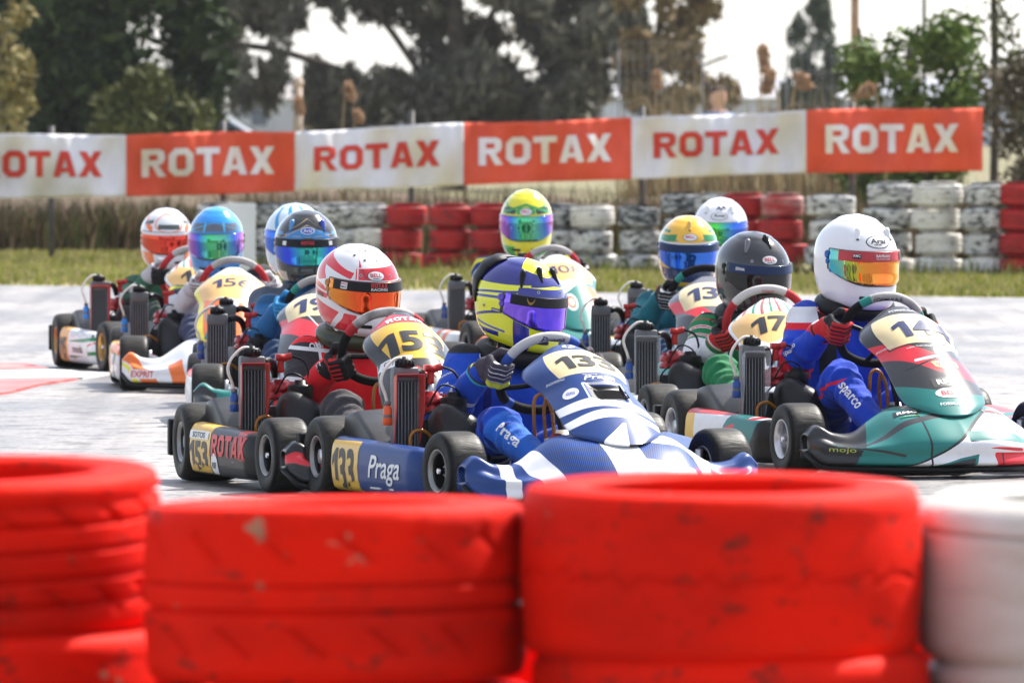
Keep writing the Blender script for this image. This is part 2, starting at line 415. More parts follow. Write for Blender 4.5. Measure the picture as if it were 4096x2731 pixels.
conc = mat('pale_concrete', (.5, .48, .46), .7, vary=.2, vscale=3, bump=.3, bscale=30)
pp = [at2(95, 632, 1), ]
def gp(x, y):
    d = ground_y(y * K); p = at2(x, y, d); return (p.x, p.y)
sheet('service_path', [gp(60, 641), gp(300, 641), gp(320, 627), gp(110, 627)], .004, conc)
kred = mat('kerb_red_paint', (.50, .07, .07), .55, vary=.3, vscale=4, col2=(.55, .22, .2), bump=.3, bscale=30)
kwh = mat('kerb_white_paint', (.78, .76, .74), .55, vary=.12, vscale=4, bump=.3, bscale=30)
kerb = empty('track_kerb'); kerb['kind'] = 'structure'
def kerb_block(name, pts, z, m):
    o = sheet(name, [gp(*p) for p in pts], z, m); del o['kind']; o.parent = kerb
    md = o.modifiers.new('thick', 'SOLIDIFY'); md.thickness = .012; md.offset = -1
kerb_block('kerb_block', [(-60, 856), (115, 852), (60, 838), (-60, 839)], .012, kred)
kerb_block('kerb_block', [(-60, 874), (190, 871), (262, 860), (120, 853), (-60, 857.5)], .012, kwh)
kerb_block('kerb_block', [(-60, 914), (20, 905), (92, 886), (180, 873), (-60, 876)], .012, kred)

# ------------------------------------------------------------------ grass and weeds (nobody could count the blades)
def blades(name, n, place, hmin, hmax, w, mats, lean=.35, label=None, cat=None, seg2=True, z0=0.):
    """many single blades as one mesh"""
    P = np.array([place() for _ in range(n)]); h = rng.uniform(hmin, hmax, n) * rng.uniform(.6, 1.1, n); a = rng.uniform(0, 2 * np.pi, n)
    ln = rng.uniform(0, lean, n); b = rng.uniform(0, 2 * np.pi, n)
    s = np.stack([np.cos(a), np.sin(a), np.zeros(n)], 1) * (w * rng.uniform(.6, 1.4, n))[:, None]
    base = np.stack([P[:, 0], P[:, 1], np.full(n, z0)], 1)
    mid = base + np.stack([np.cos(b) * ln * h * .35, np.sin(b) * ln * h * .35, h * .55], 1)
    tip = base + np.stack([np.cos(b) * ln * h, np.sin(b) * ln * h, h], 1)
    V = np.stack([base - s, base + s, mid + s * .7, mid - s * .7, tip], 1).reshape(-1, 3)
    i = np.arange(n) * 5
    F = [tuple(q) for q in np.stack([i, i + 1, i + 2, i + 3], 1)] + [tuple(q) for q in np.stack([i + 3, i + 2, i + 4], 1)]
    mi = rng.integers(0, len(mats), n); fm = np.concatenate([mi, mi])
    me = mesh_of(name, V, F, mats, True, fm)
    o = obj(name, me); tag(o, label, cat, kind='stuff'); return o
g1 = mat('grass_green', (.20, .26, .03), .6, spec=.2, vary=.2, vscale=3); g2 = mat('grass_lime', (.40, .40, .07), .6, spec=.2, vary=.2, vscale=3)
g3 = mat('grass_straw', (.48, .40, .19), .7, spec=.2, vary=.2, vscale=3); g4 = mat('weed_brown', (.15, .105, .06), .8, spec=.15, vary=.3, vscale=3); g5 = mat('weed_tan', (.40, .29, .16), .8, spec=.15, vary=.3, vscale=3)
g6 = mat('weed_green', (.10, .115, .04), .8, spec=.15, vary=.3, vscale=3)
def wall_y(x2): return 69.2 + (2352 - x2) / 2352 * 5
def place_verge():
    while True:
        x = random.uniform(-6.5, 6.5); y = random.uniform(road_edge(x) + .05, min(wall_y(1176 + x * 270) - .1, 74))
        if random.random() < .55 + .45 * math.sin(x * 2.3 + .7 * math.sin(y * 1.7)) * math.sin(y * 1.1 + x * .6) : return (x, y)
blades('verge_grass', 52000, place_verge, .03, .075, .010, [g2, g2, g3, g3, g1], label='short yellow-green grass between the track and the tyre wall', cat='grass')
def place_left(): return (random.uniform(-6.5, -1.9), random.uniform(74, 81))
blades('lawn_grass', 30000, place_left, .04, .09, .012, [g2, g3, g3, g1], label='flat mown grass strip at the left beyond the track', cat='grass')
def place_foot():
    x = random.uniform(-2.9, 5.5); return (x, wall_y(1176 + x * 270) + random.uniform(-.55, -.3))
blades('wall_foot_grass', 1500, place_foot, .06, .2, .010, [g1, g2, g3, g6], label='taller tufts of grass along the foot of the far tyre wall', cat='grass')
def place_bank(): return (random.uniform(-7.5, -1.2), 80.3 + abs(random.gauss(0, 1.1)))
blades('dry_weeds', 17000, place_bank, .2, .6, .014, [g4, g6, g4, g6, g4, g5], .5, label='tall dry brown weeds under the banner at the left', cat='weeds')
def place_back(): return (random.uniform(-2.5, 7), random.uniform(77.2, 80))
blades('dry_brush', 15000, place_back, .3, .75, .010, [g4, g6, g4, g6, g4, g5], .4, label='dry brown brush behind the far tyre wall', cat='weeds')

# earth bank the weeds grow on
X = np.linspace(-14, 14, 80); Yb = np.linspace(0, 9, 24)
BP = np.zeros((80, 24, 3))
for i, x in enumerate(X):
    for j, q in enumerate(Yb):
        BP[i, j] = (x, 81.2 + q, -.03 + (.5 if x < -1 else .4) * math.sin(min(1, q / 4) * math.pi / 2) * (1 + .25 * math.sin(x * 2.1 + q) + .15 * math.sin(x * 5.3)))
bk = obj('earth_bank', grid('earth_bank', BP, mats=[earth('bank_earth', (.13, .09, .06), (.07, .055, .03), 2.)])); bk['kind'] = 'structure'

# ------------------------------------------------------------------ tyres
def tyre_mesh(name, Ro, hole, T, mats, grooves=(), sipes=0, n=72, tread=False, wob=0., sq=1., crack=0.):
    """a car tyre lying flat: axis z, bottom at z = 0"""
    pr = [(hole, .10*T), (hole - .006, .05*T), (hole + .003, .018*T), (hole + .02, .006*T), ((hole + Ro)/2, 0), (Ro - .055*sq, .012*T), (Ro - .026*sq, .055*T*(sq+.15)), (Ro - .009*sq, .12*T)]
    zs = np.linspace(.17, .83, 45)
    mid = [(Ro - .006 + .006 * math.sin((z - .17) / .66 * math.pi), z * T) for z in zs]
    top = [(r, T - h) for r, h in reversed(pr)]
    prof = pr + mid + top + [(hole + .012, .7*T), (Ro - .03, .55*T), (Ro - .03, .45*T), (hole + .012, .3*T)]
    m = len(prof); V = []
    for q, (r, z) in enumerate(prof):
        for k in range(n):
            w = 2 * math.pi * k / n; rr = r
            zf = z / T
            if len(pr) <= q < len(pr) + len(mid):
                for g, gw in grooves:
                    if abs(zf - g) < gw: rr -= .013
                if crack and abs(zf - .5 - .022 * math.sin(w * 23) - .018 * math.sin(w * 37 + 1) - .012 * math.sin(w * 71)) < crack: rr -= .007
                if sipes and (zf > .68 or zf < .32 or tread) and (k + int(zf * 40 * (.8 if not tread else .3))) % sipes == 0: rr -= .011
            rr *= 1 + wob * math.sin(3 * w + .7)
            V.append((rr * math.cos(w), rr * math.sin(w), z + wob * .03 * math.sin(2 * w)))
    F = [(q * n + k, q * n + (k + 1) % n, ((q + 1) % m) * n + (k + 1) % n, ((q + 1) % m) * n + k) for q in range(m) for k in range(n)]
    return mesh_of(name, V, F, mats)
def rubber_paint(name, c, c2, wear=.0, base=(.03, .03, .032), stain=None, sc=9., rough=.6, zs=3.6, spec=.25):
    """old paint on rubber, flaked through to the black where the noise is high"""
    m, nt, b, L = nodes_mat(name)
    tc = _n(nt, 'ShaderNodeTexCoord'); mp = _n(nt, 'ShaderNodeMapping'); mp.inputs['Scale'].default_value = (1, 1, zs); L(tc.outputs['Object'], mp.inputs[0])
    oi = _n(nt, 'ShaderNodeObjectInfo'); off = _n(nt, 'ShaderNodeVectorMath', operation='SCALE'); off.inputs[0].default_value = (17, 31, 23); L(oi.outputs['Random'], off.inputs[3])
    av = _n(nt, 'ShaderNodeVectorMath', operation='ADD'); L(mp.outputs[0], av.inputs[0]); L(off.outputs[0], av.inputs[1])
    n1 = _n(nt, 'ShaderNodeTexNoise'); n1.inputs['Scale'].default_value = 3.2; n1.inputs['Detail'].default_value = 5; L(av.outputs[0], n1.inputs[0])
    mx = _n(nt, 'ShaderNodeMix', data_type='RGBA'); mx.inputs[6].default_value = (*c, 1); mx.inputs[7].default_value = (*c2, 1)
    r1 = _n(nt, 'ShaderNodeMapRange'); r1.inputs[1].default_value = .35; r1.inputs[2].default_value = .7; L(n1.outputs[0], r1.inputs[0]); L(r1.outputs[0], mx.inputs[0]); cur = mx.outputs[2]
    if stain:
        n3 = _n(nt, 'ShaderNodeTexNoise'); n3.inputs['Scale'].default_value = 13; n3.inputs['Detail'].default_value = 6; n3.inputs['Roughness'].default_value = .6; L(av.outputs[0], n3.inputs[0])
        r3 = _n(nt, 'ShaderNodeMapRange'); r3.inputs[1].default_value = .67; r3.inputs[2].default_value = .70; L(n3.outputs[0], r3.inputs[0])
        m3 = _n(nt, 'ShaderNodeMix', data_type='RGBA'); L(r3.outputs[0], m3.inputs[0]); L(cur, m3.inputs[6]); m3.inputs[7].default_value = (*stain, 1); cur = m3.outputs[2]
    if wear:
        n2 = _n(nt, 'ShaderNodeTexNoise'); n2.inputs['Scale'].default_value = sc; n2.inputs['Detail'].default_value = 7; n2.inputs['Roughness'].default_value = .68; L(av.outputs[0], n2.inputs[0])
        r2 = _n(nt, 'ShaderNodeMapRange'); r2.inputs[1].default_value = .70 - wear * .27; r2.inputs[2].default_value = .80 - wear * .27; L(n2.outputs[0], r2.inputs[0])
        m2 = _n(nt, 'ShaderNodeMix', data_type='RGBA'); L(r2.outputs[0], m2.inputs[0]); L(cur, m2.inputs[6]); m2.inputs[7].default_value = (*base, 1); cur = m2.outputs[2]
    L(cur, b.inputs['Base Color']); b.inputs['Roughness'].default_value = rough; b.inputs['Specular IOR Level'].default_value = spec
    nb = _n(nt, 'ShaderNodeTexNoise'); nb.inputs['Scale'].default_value = 26; nb.inputs['Detail'].default_value = 5; L(av.outputs[0], nb.inputs[0])
    bp = _n(nt, 'ShaderNodeBump'); bp.inputs['Strength'].default_value = .25; bp.inputs['Distance'].default_value = .01; L(nb.outputs[0], bp.inputs['Height']); L(bp.outputs[0], b.inputs['Normal'])
    return m
TM = {'red': rubber_paint('red_tyre_paint', (.46, .016, .016), (.30, .02, .02), .55),
      'redw': rubber_paint('flaked_red_tyre_paint', (.40, .03, .03), (.5, .35, .33), .55),
      'white': rubber_paint('white_tyre_paint', (.66, .64, .62), (.48, .45, .41), .3),
      'clean': rubber_paint('clean_white_tyre_paint', (.74, .72, .68), (.6, .56, .5), .5),
      'worn': rubber_paint('flaked_white_tyre_paint', (.68, .67, .65), (.50, .49, .48), .80, sc=7),
      'dark': rubber_paint('mostly_bare_tyre', (.5, .5, .5), (.3, .33, .36), .95)}
WORDS = {'red': 'red painted', 'redw': 'flaking red', 'white': 'white painted', 'clean': 'clean white', 'worn': 'flaking white', 'dark': 'mostly bare black'}
far_me = {}
for key in TM:
    far_me[key] = [tyre_mesh('tyre', .285, .18, .2, [TM[key]], [(.3, .025), (.5, .025), (.7, .025)], 6, 48, False, .008, 2.1), tyre_mesh('tyre', .27, .17, .2, [TM[key]], [(.4, .03), (.6, .03)], 0, 48, True, .012, 2.1)]
cols = [(500, 'ddw'), (572, 'www'), (640, 'dwd'), (712, 'wdw'), (785, 'www'), (850, 'wcw'), (925, 'rrr'), (1030, 'rrr'), (1122, 'rrr'), (1210, 'rsr'),
        (1282, 'wwd'), (1365, 'wwc'), (1470, 'wwd'), (1565, 'wwwd'), (1640, 'wwww'), (1712, 'rrrr'), (1798, 'rrrs'), (1912, 'wwww'), (2045, 'cwww'), (2155, 'cccc'), (2262, 'cwww'), (2350, 'rrrr'), (2440, 'rrrr')]
keymap = {'r': 'red', 's': 'redw', 'w': 'worn', 'c': 'clean', 'd': 'dark'}
ORD = ['leftmost', 'second', 'third', 'fourth', 'fifth', 'sixth', 'seventh', 'eighth', 'ninth', 'tenth', 'eleventh', 'twelfth', 'thirteenth', 'fourteenth', 'fifteenth', 'sixteenth', 'seventeenth', 'eighteenth', 'nineteenth', 'twentieth', 'twenty-first', 'twenty-second', 'rightmost']
LAY = ['bottom', 'second', 'third', 'top']
for ci, (x2, code) in enumerate(cols):
    d = wall_y(x2) + random.uniform(-.06, .06)
    s = FPX / d; x = (x2 * K - 2048) / s
    gap = min([abs(x2 - q[0]) for j, q in enumerate(cols) if j != ci]) * K / s; fs = max(.66, min(1., gap * .5 * 1.04 / .278))
    z = -.03 if len(code) < 4 or x2 > 1950 else -.13
    for li, ch in enumerate(code):
        key = keymap[ch]; 
        o = obj('tyre', random.choice(far_me[key]), None, (x + random.uniform(-.035, .035), d + random.uniform(-.05, .05), z), (random.uniform(-.045, .045), random.uniform(-.045, .045), random.uniform(0, 6.28))); o.scale = (fs, fs, 1)
        z += .201
        lw = LAY[li] if li < len(code) - 1 else 'top'
        nth = ORD[ci] + (' stack' if ci in (0, len(cols) - 1) else ' stack')
        tag(o, f'{WORDS[key]} tyre, {lw} in the far wall, {nth} from the left' if 0 < ci < len(cols) - 1 else f'{WORDS[key]} tyre, {lw} of the {nth} in the far tyre wall', 'tyre', 'tyres of the far wall')
# clean board leaning at the left end of the wall
wb_ = mat('white_board_paint', (.66, .68, .72), .5, vary=.06, vscale=3)
p0, p1 = at2(528, 620, 69.5), at2(577, 470, 69.5)
bd = MB(); bd.box(((p0.x + p1.x) / 2, 69.6, (p1.z) / 2 + .03), (p1.x - p0.x + .06, .03, p1.z - .04), rot=Matrix.Rotation(R(-4), 3, 'X'))
tag(obj('display_board', bd.mesh('display_board', [wb_], False, .006)), 'plain pale grey board leaning on the tyre wall behind the blue helmet', 'board')

# ------------------------------------------------------------------ foreground tyre barrier
FR = {'red': rubber_paint('fresh_red_tyre_paint', (.86, .012, .001), (.50, .009, .003), .46, base=(.16, .02, .012), sc=15, stain=(.42, .20, .12), rough=.65, zs=1.6, spec=.08),
      'white': rubber_paint('dirty_white_tyre_paint', (.70, .67, .62), (.52, .46, .38), .30, base=(.30, .24, .17), stain=(.42, .32, .2), sc=7, rough=.5)}
fgm = {('red', 't'): tyre_mesh('tyre', .31, .205, .25, [FR['red']], [(.22, .02), (.38, .02), (.55, .02), (.72, .02), (.84, .012)], 9, 180, False, 0, .45),
       ('red', 'm'): tyre_mesh('tyre', .299, .195, .275, [FR['red']], [(.42, .012), (.56, .012)], 12, 180, False, 0, .42),
       ('red', 'h'): tyre_mesh('tyre', .31, .21, .262, [FR['red']], [], 0, 240, False, 0, .45, .012),
       ('red', 's'): tyre_mesh('tyre', .31, .21, .238, [FR['red']], [(.50, .006)], 0, 120, False, 0, .5),
       ('white', 's'): tyre_mesh('tyre', .31, .21, .262, [FR['white']], [(.8, .008)], 0, 120, False, 0, .8)}
stacks = [('left', -66, 13.62, [('red', 's', .0), ('red', 's', .236), ('red', 't', .474)], (R(2.6), R(-1.2))),
          ('second from the left', 772, 13.2, [('red', 's', -.04), ('red', 's', .17), ('red', 'm', .416)], (R(-.6), R(-.6))),
          ('third from the left', 1656, 13.1, [('red', 's', .0), ('red', 's', .232), ('red', 'h', .462)], (R(1.5), R(0))),
          ('right', 2553, 13.2, [('white', 's', -.05), ('white', 's', .2), ('white', 's', .438)], (R(1.4), R(.8)))]
FGL = {('left', 2): 'bright red treaded tyre on top at the left edge, nearest the camera', ('left', 1): 'red tyre under the treaded one at the lower left corner',
       ('second from the left', 2): 'bright red tyre with faint grooves and flaked patches, second of the foreground barrier',
       ('third from the left', 2): 'bright red smooth tyre with a small black hole, third of the foreground barrier',
       ('right', 2): 'dirty white tyre on top at the right edge of the foreground barrier'}
for nm, x2, d, lst, tilt in stacks:
    x = (x2 * K - 2048) * d / FPX
    for li, (c, v, z) in enumerate(lst):
        o = obj('tyre', fgm[(c, v)], None, (x + (0, .015, 0)[li], d + (.02, -.015, 0)[li], z), (tilt[0] if li == 2 else 0, tilt[1] if li == 2 else 0, li * 1.3 + x)); o.rotation_mode = 'ZYX'
        tag(o, FGL.get((nm, li)) or f'{c} tyre, {LAY[li]} of the {nm} stack in the foreground barrier', 'tyre', 'tyres of the foreground barrier')
for i, (x, w_) in enumerate(((-.575, 'between the first and second'), (.03, 'between the second and third'), (.63, 'between the third and the white'))):  # back stacks added so the gaps between the front stacks read dark
    for li in range(2):
        tag(obj('tyre', fgm[('red', 's')], None, (x, 13.82 + .04 * (i % 2), .238 * li), (0, 0, i + li)), f'red tyre, {LAY[li] if li == 0 else "top"} of the added backing stack {w_} foreground stacks', 'tyre', 'tyres of the foreground barrier')
# plug hole in the third tyre
x = (1780 * K - 2048) * 12.8 / FPX
hb = MB(); hb.lathe([(0, .0), (.0085, 0), (.0085, .02)], 16, 'y')
hm = mat('hole_black', (.004, .004, .004), .9, vary=0)
par = [o for o in bpy.data.objects if o.get('label', '').startswith('bright red smooth')][0]
ho = obj('drilled_hole', hb.mesh('drilled_hole', [hm])); ho.matrix_local = par.matrix_basis.inverted() @ Matrix.Translation((x, 13.1 - math.sqrt(.31**2 - (x - par.location.x)**2) - .0035, .585)) @ Matrix.Rotation(math.atan2(x - par.location.x, .3), 4, 'Z'); mloc = ho.matrix_local.copy(); ho.parent = par; ho.matrix_local = mloc

# ------------------------------------------------------------------ banner
def bn(name, c):
    return mat(name, c, .75, spec=.2, vary=.10, vscale=1.8, bump=.5, bscale=5)
b_red = bn('banner_red_cloth', (.74, .10, .05)); b_wht = bn('banner_white_cloth', (.74, .72, .745)); l_red = bn('banner_red_print', (.62, .06, .04)); l_wht = bn('banner_white_print', (.80, .75, .73))
BX = [-97, 290, 677, 1065, 1450, 1852, 2257]
BT = [307, 307, 300, 281, 270, 252, 245]; BB = [457, 453, 441, 426, 412, 398, 394]
BD = 76.5
def bpt(x2, f):
    """banner cloth: x along (view units), f from bottom 0 to top 1"""
    yt, yb = np.interp(x2, BX, BT), np.interp(x2, BX, BB)
    ph = (x2 - 290) / 387 * 2 * math.pi
    sag = 8 * math.sin((x2 - 505) / 480 * math.pi) ** 2
    y = yb + (yt - yb) * f + sag * (f - .3) * .7
    d = BD + .075 * math.sin(ph * 1.3 + 3 * f) + .04 * math.sin(ph * 3.7 - 4 * f) + .006 * math.sin(ph * 11 + f * 5)
    return at2(x2, y, d)
banner = empty('trackside_banner', Matrix.Translation((0, BD, 0))); tag(banner, 'long trackside banner of alternating red and white panels with large lettering', 'banner')
inv = Vector((0, BD, 0))
for i in range(6):
    redp = i % 2 == 1
    P = np.array([[list(bpt(BX[i] + (BX[i + 1] - BX[i]) * a / 88, f / 16) - inv) for f in range(17)] for a in range(89)])
    me = grid('banner_panel', P, mats=[b_red if redp else b_wht]); o = obj('banner_panel', me, banner)
    md = o.modifiers.new('thick', 'SOLIDIFY'); md.thickness = .004; md.offset = 0
    V, F, sz = blocks('ROTAX'); w = 305 if redp else 288; h = .45 if redp else .41
    V, F = fine(V * (w / sz[0], h / sz[1] * 150), F, 8); V = V / (1, 150)
    cx = BX[i] + (BX[i + 1] - BX[i]) * .485; cf = .53
    LV = [bpt(cx + a, cf + b) - inv - Vector((0, .014, 0)) for a, b in V]
    obj('panel_lettering', mesh_of('panel_lettering', LV, F, [l_wht if redp else l_red]), o)
pm = mat('dark_post_metal', (.06, .055, .055), .6, vary=.2)
for i, (x2, y0, y1) in enumerate(((118, 290, 600), (512, 276, 600), (945, 255, 600), (1475, 245, 600), (1957, 235, 600))):
    p = at2(x2, y0, BD + .16); t = MB(); t.tube([(0, 0, -.2), (0, 0, p.z)], .028, 8, sub=1)
    tag(obj('banner_post', t.mesh('banner_post', [pm]), None, (p.x, BD + .16, 0)), f'thin dark post holding up the banner, {ORD[i] if i else "leftmost"} of five from the left', 'post', 'posts behind the banner')

# ------------------------------------------------------------------ trees, reeds, poles and far things
def foliage(name, c1, c2, rough=.7):
    m, nt, b, L = nodes_mat(name)
    gi = _n(nt, 'ShaderNodeNewGeometry'); mx = _n(nt, 'ShaderNodeMix', data_type='RGBA'); mx.inputs[6].default_value = (*c1, 1); mx.inputs[7].default_value = (*c2, 1)
    L(gi.outputs['Random Per Island'], mx.inputs[0]); L(mx.outputs[2], b.inputs['Base Color']); b.inputs['Roughness'].default_value = rough; b.inputs['Specular IOR Level'].default_value = .2
    return m
bark = mat('bark', (.10, .075, .055), .9, vary=.3, vscale=6, bump=.6, bscale=14)
def leaves(name, clumps, n, size, m, parent, elong=1.6, droop=.0):
    """leaf-sized faces spread through a set of clumps (centre, radii)"""
    vol = np.array([c[1][0] * c[1][1] * c[1][2] for c in clumps]) ** .8; pick = rng.choice(len(clumps), n, p=vol / vol.sum())
    C0 = np.array([c[0] for c in clumps])[pick]; RR = np.array([c[1] for c in clumps])[pick]
    q = rng.normal(size=(n, 3)); q /= np.linalg.norm(q, axis=1)[:, None]; q *= (rng.uniform(0, 1, n) ** .45)[:, None]
    C0 = C0 + q * RR
    a = rng.normal(size=(n, 3)); a[:, 2] -= droop * 3; a /= np.linalg.norm(a, axis=1)[:, None]
    b = rng.normal(size=(n, 3)); b -= a * (a * b).sum(1)[:, None]; b /= np.linalg.norm(b, axis=1)[:, None]
    s = (size * rng.uniform(.5, 1.3, n))[:, None]
    V = np.stack([C0 - a * s * elong, C0 + b * s * .55, C0 + a * s * elong, C0 - b * s * .55], 1).reshape(-1, 3)
    i = np.arange(n) * 4; F = np.stack([i, i + 1, i + 2, i + 3], 1)
    me = bpy.data.meshes.new(name); me.from_pydata(V.tolist(), [], F.tolist()); me.materials.append(m); me.update()
    return obj(name, me, parent)
def tree(name, label, x, y, clumps, n, size, m, trunk_pts, tr, limbs=(), cat='tree', group=None, elong=1.6, droop=0.):
    r = empty(name, Matrix.Translation((x, y, 0))); tag(r, label, cat, group)
    t = MB(); t.tube(trunk_pts, tr, 10)
    for l, lr in limbs: t.tube(l, lr, 6)
    obj('trunk', t.mesh('trunk', [bark]), r)
    leaves('crown', clumps, n, size, m, r, elong, droop)
    return r
# dark conifers at the left
fc = foliage('conifer_leaf', (.010, .022, .010), (.040, .062, .014)); fo = foliage('olive_leaf', (.05, .065, .018), (.12, .12, .03)); fy = foliage('straw_leaf', (.32, .25, .10), (.18, .17, .06))
def cone(r0, h, z0, k, n, jit=.35):
    out = []
    for i in range(n):
        f = random.random() ** 1.25; z = z0 + f * (h - z0); rr = r0 * (1 - f) ** .8 * random.uniform(.35, 1); a = random.uniform(0, 6.28)
        out.append(((rr * math.cos(a), rr * math.sin(a), z), (k * random.uniform(.7, 1.3), k * random.uniform(.7, 1.3), k * random.uniform(.9, 1.7))))
    return out
tree('conifer_tree', 'dark green conifer with the pointed outline at the left', -5.6, 121, cone(1.85, 7.5, .3, .42, 130), 26000, .085, fc, [(0, 0, 0), (0.05, 0, 3), (0, 0, 7)], [.16, .03])
tree('conifer_tree', 'dark green conifer with brownish flecks at the left edge', -7.6, 124, cone(2.0, 8.5, .3, .45, 120), 24000, .09, fc, [(0, 0, 0), (0.05, 0, 4), (0, 0, 8)], [.18, .03])
tree('olive_shrub', 'olive green shrub spreading at the foot of the conifers', -4.75, 117, [((random.uniform(-.75, .55), random.uniform(-.4, .4), random.uniform(.5, 1.75)), (.32, .32, .3)) for _ in range(20)], 7000, .07, fo, [(0, 0, 0), (0, 0, 1)], [.06, .03], cat='shrub')
tree('straw_shrub', 'straw coloured shrub at the upper left edge', -6.75, 111, [((random.uniform(-.5, .45), random.uniform(-.3, .3), random.uniform(1.2, 3.4)), (.22, .22, .25)) for _ in range(26)], 2600, .055, fy, [(0, 0, 0), (.1, 0, 2), (-.1, 0, 3.2)], [.05, .015], cat='shrub')
# the big dark drooping tree in the middle
fd = foliage('dark_needle', (.065, .067, .052), (.17, .155, .105)); fb = foliage('brown_needle', (.15, .11, .05), (.28, .20, .09))
cl = []
for _ in range(185):
    a = random.uniform(-4.2, 3.6); z = random.uniform(1.75, 6.5)
    if a < -1.6 and random.random() < .7: continue
    cl.append(((a, random.uniform(-2, 2), z), (random.uniform(.25, .6), .5, random.uniform(.25, .6))))
for _ in range(46):
    a = random.uniform(-5.2, -1.7); z = random.uniform(1.5, 3.6); cl.append(((a, random.uniform(-1.4, 1.4), z), (random.uniform(.1, .25), .3, random.uniform(.2, .45))))
for _ in range(60):
    a = random.uniform(-2.6, 2.8); cl.append(((a, random.uniform(-1.6, 1.6), random.uniform(1.15, 2.0)), (.32, .4, .34)))
limbs = [([(0, 0, 1.2), (-1.5, -.2, 2.0), (-3.4, 0, 2.6), (-5, .1, 2.7)], .07), ([(0, 0, 1.4), (1.4, .2, 1.7), (3, 0, 2.3)], .08), ([(.3, 0, 1.0), (1.2, -.3, 1.25), (2.6, -.2, 1.75)], .06), ([(-.2, 0, 1.6), (-1.3, .3, 3.2), (-2.6, .2, 4.6)], .07), ([(.1, 0, 2), (1, 0, 3.6), (2, 0, 5)], .07)]
bt = tree('pine_tree', 'large dark grey-green tree with drooping boughs behind the middle of the banner', -1.15, 158, cl, 46000, .085, fd, [(0, 0, 0), (.15, 0, 2), (-.1, 0, 6)], [.32, .08], limbs, elong=2.2, droop=.3)
bc = [((random.uniform(2.0, 4.0), random.uniform(-1, 1), random.uniform(1.5, 5.0)), (random.uniform(.18, .45), .4, random.uniform(.18, .4))) for _ in range(28)] 
tree('brown_tree', 'brownish tree with ragged boughs right of the large dark tree', -.2, 150, bc, 5200, .08, fb, [(2.6, 0, 0), (2.7, 0, 2), (3, 0, 5)], [.12, .04], [([(2.7, 0, 1.6), (3.3, 0, 2.1), (4.0, 0, 2.4)], .03)], elong=1.8)
# leafy bush and dry shrubs at the right
fg = foliage('bush_leaf', (.055, .10, .018), (.16, .22, .035)); ft = foliage('twig_leaf', (.16, .125, .075), (.09, .075, .04))
tree('leafy_bush', 'fresh green leafy bush above the right end of the banner', 4.0, 86, [((random.uniform(-.62, .62), random.uniform(-.4, .4), random.uniform(.5, 2.25)), (.2, .2, .22)) for _ in range(60)], 5200, .045, fg, [(0, 0, 0), (0, 0, 2)], [.05, .02], [([(0, 0, .5), (-.4, 0, 1.4), (-.5, 0, 2.2)], .015), ([(0, 0, .5), (.4, 0, 1.5), (.5, 0, 2.3)], .015)], cat='bush')
tree('dry_shrub', 'dry brown shrub beyond the right end of the banner', 5.0, 82, [((random.uniform(-.35, .6), random.uniform(-.4, .4), random.uniform(.2, 1.75)), (.2, .2, .2)) for _ in range(44)], 4200, .035, ft, [(0, 0, 0), (0, 0, 1.5)], [.03, .01], cat='shrub')
tree('thin_tree', 'thin bare grey trunk with sparse olive twigs at the right edge', 4.95, 88, [((random.uniform(-.3, .4), random.uniform(-.3, .3), random.uniform(1.3, 3.6)), (.2, .2, .3)) for _ in range(26)], 1500, .04, fo, [(0, 0, 0), (.03, 0, 1.6), (-.02, 0, 4)], [.05, .03])
tree('small_conifer', 'small dark conifer far off between the poles', 3.75, 250, cone(.75, 4.4, .4, .22, 40), 5000, .09, fc, [(0, 0, 0), (0, 0, 4)], [.07, .02])
tree('small_conifer', 'dark conifer top far off behind the leafy bush', 8.4, 240, cone(1.3, 5.6, .4, .3, 50), 5000, .1, fc, [(0, 0, 0), (0, 0, 5)], [.1, .02])
# reeds with feathery plumes
rm = mat('reed_stem', (.42, .30, .16), .8, spec=.2, vary=.15); fp = foliage('reed_plume', (.55, .36, .22), (.40, .26, .15))
for i, (x2, y2, d, w, hh, bend, lab) in enumerate(((1752, 140, 84, .09, .2, .05, 'tall upright reed plume, palest of the reeds behind the banner'), (1770, 190, 83, .1, .16, -.1, 'reed plume bending left just below the tallest one'), (1838, 188, 83, .12, .1, .12, 'reed plume drooping to the right in the middle of the reeds'),
        (1998, 210, 82, .13, .09, -.14, 'arched reed plume in front of the leafy bush'), (684, 245, 84, .05, .12, .06, 'small tan reed plume behind the left red panel'), (800, 212, 84, .06, .12, .08, 'tan reed plume below the dark tree'), (820, 268, 83, .06, .07, .05, 'low tan reed plume at the banner edge below the dark tree'),
        (1508, 185, 84, .05, .12, .02, 'narrow tan reed plume beside the brown tree'))):
    p = at2(x2, y2, d); r = empty('reed', Matrix.Translation((p.x - bend, d, 0))); tag(r, lab, 'reed', 'reeds behind the banner')
    t = MB(); t.tube([(0, 0, 0), (0.01, 0, p.z * .6), (bend * .6, 0, p.z - .03), (bend, 0, p.z)], .008, 6)
    for k in range(4):
        z = p.z * random.uniform(.3, .8); a = random.choice((-1, 1)); t.tube([(0, 0, z), (a * .1, .02, z + .16), (a * .26, .03, z + .1)], [.012, .004], 4)
    obj('stem', t.mesh('stem', [rm]), r)
    leaves('plume', [((bend + bend * .5 * q, 0, p.z + hh * (.5 - q) * 1.0), (w * .6, .06, hh * .3)) for q in (0, .3, .6, .9)], 420, .020, fp, r, 2.4, .2)
# a thicket of thin dry stems across the gap at the right
def place_thick(): return (random.uniform(1.2, 4.6), random.uniform(86, 96))
blades('dry_thicket', 1700, place_thick, .9, 1.9, .009, [g5, rm, g3, g4], .25, label='thin pale dry stems standing in the gap right of the trees', cat='reeds')
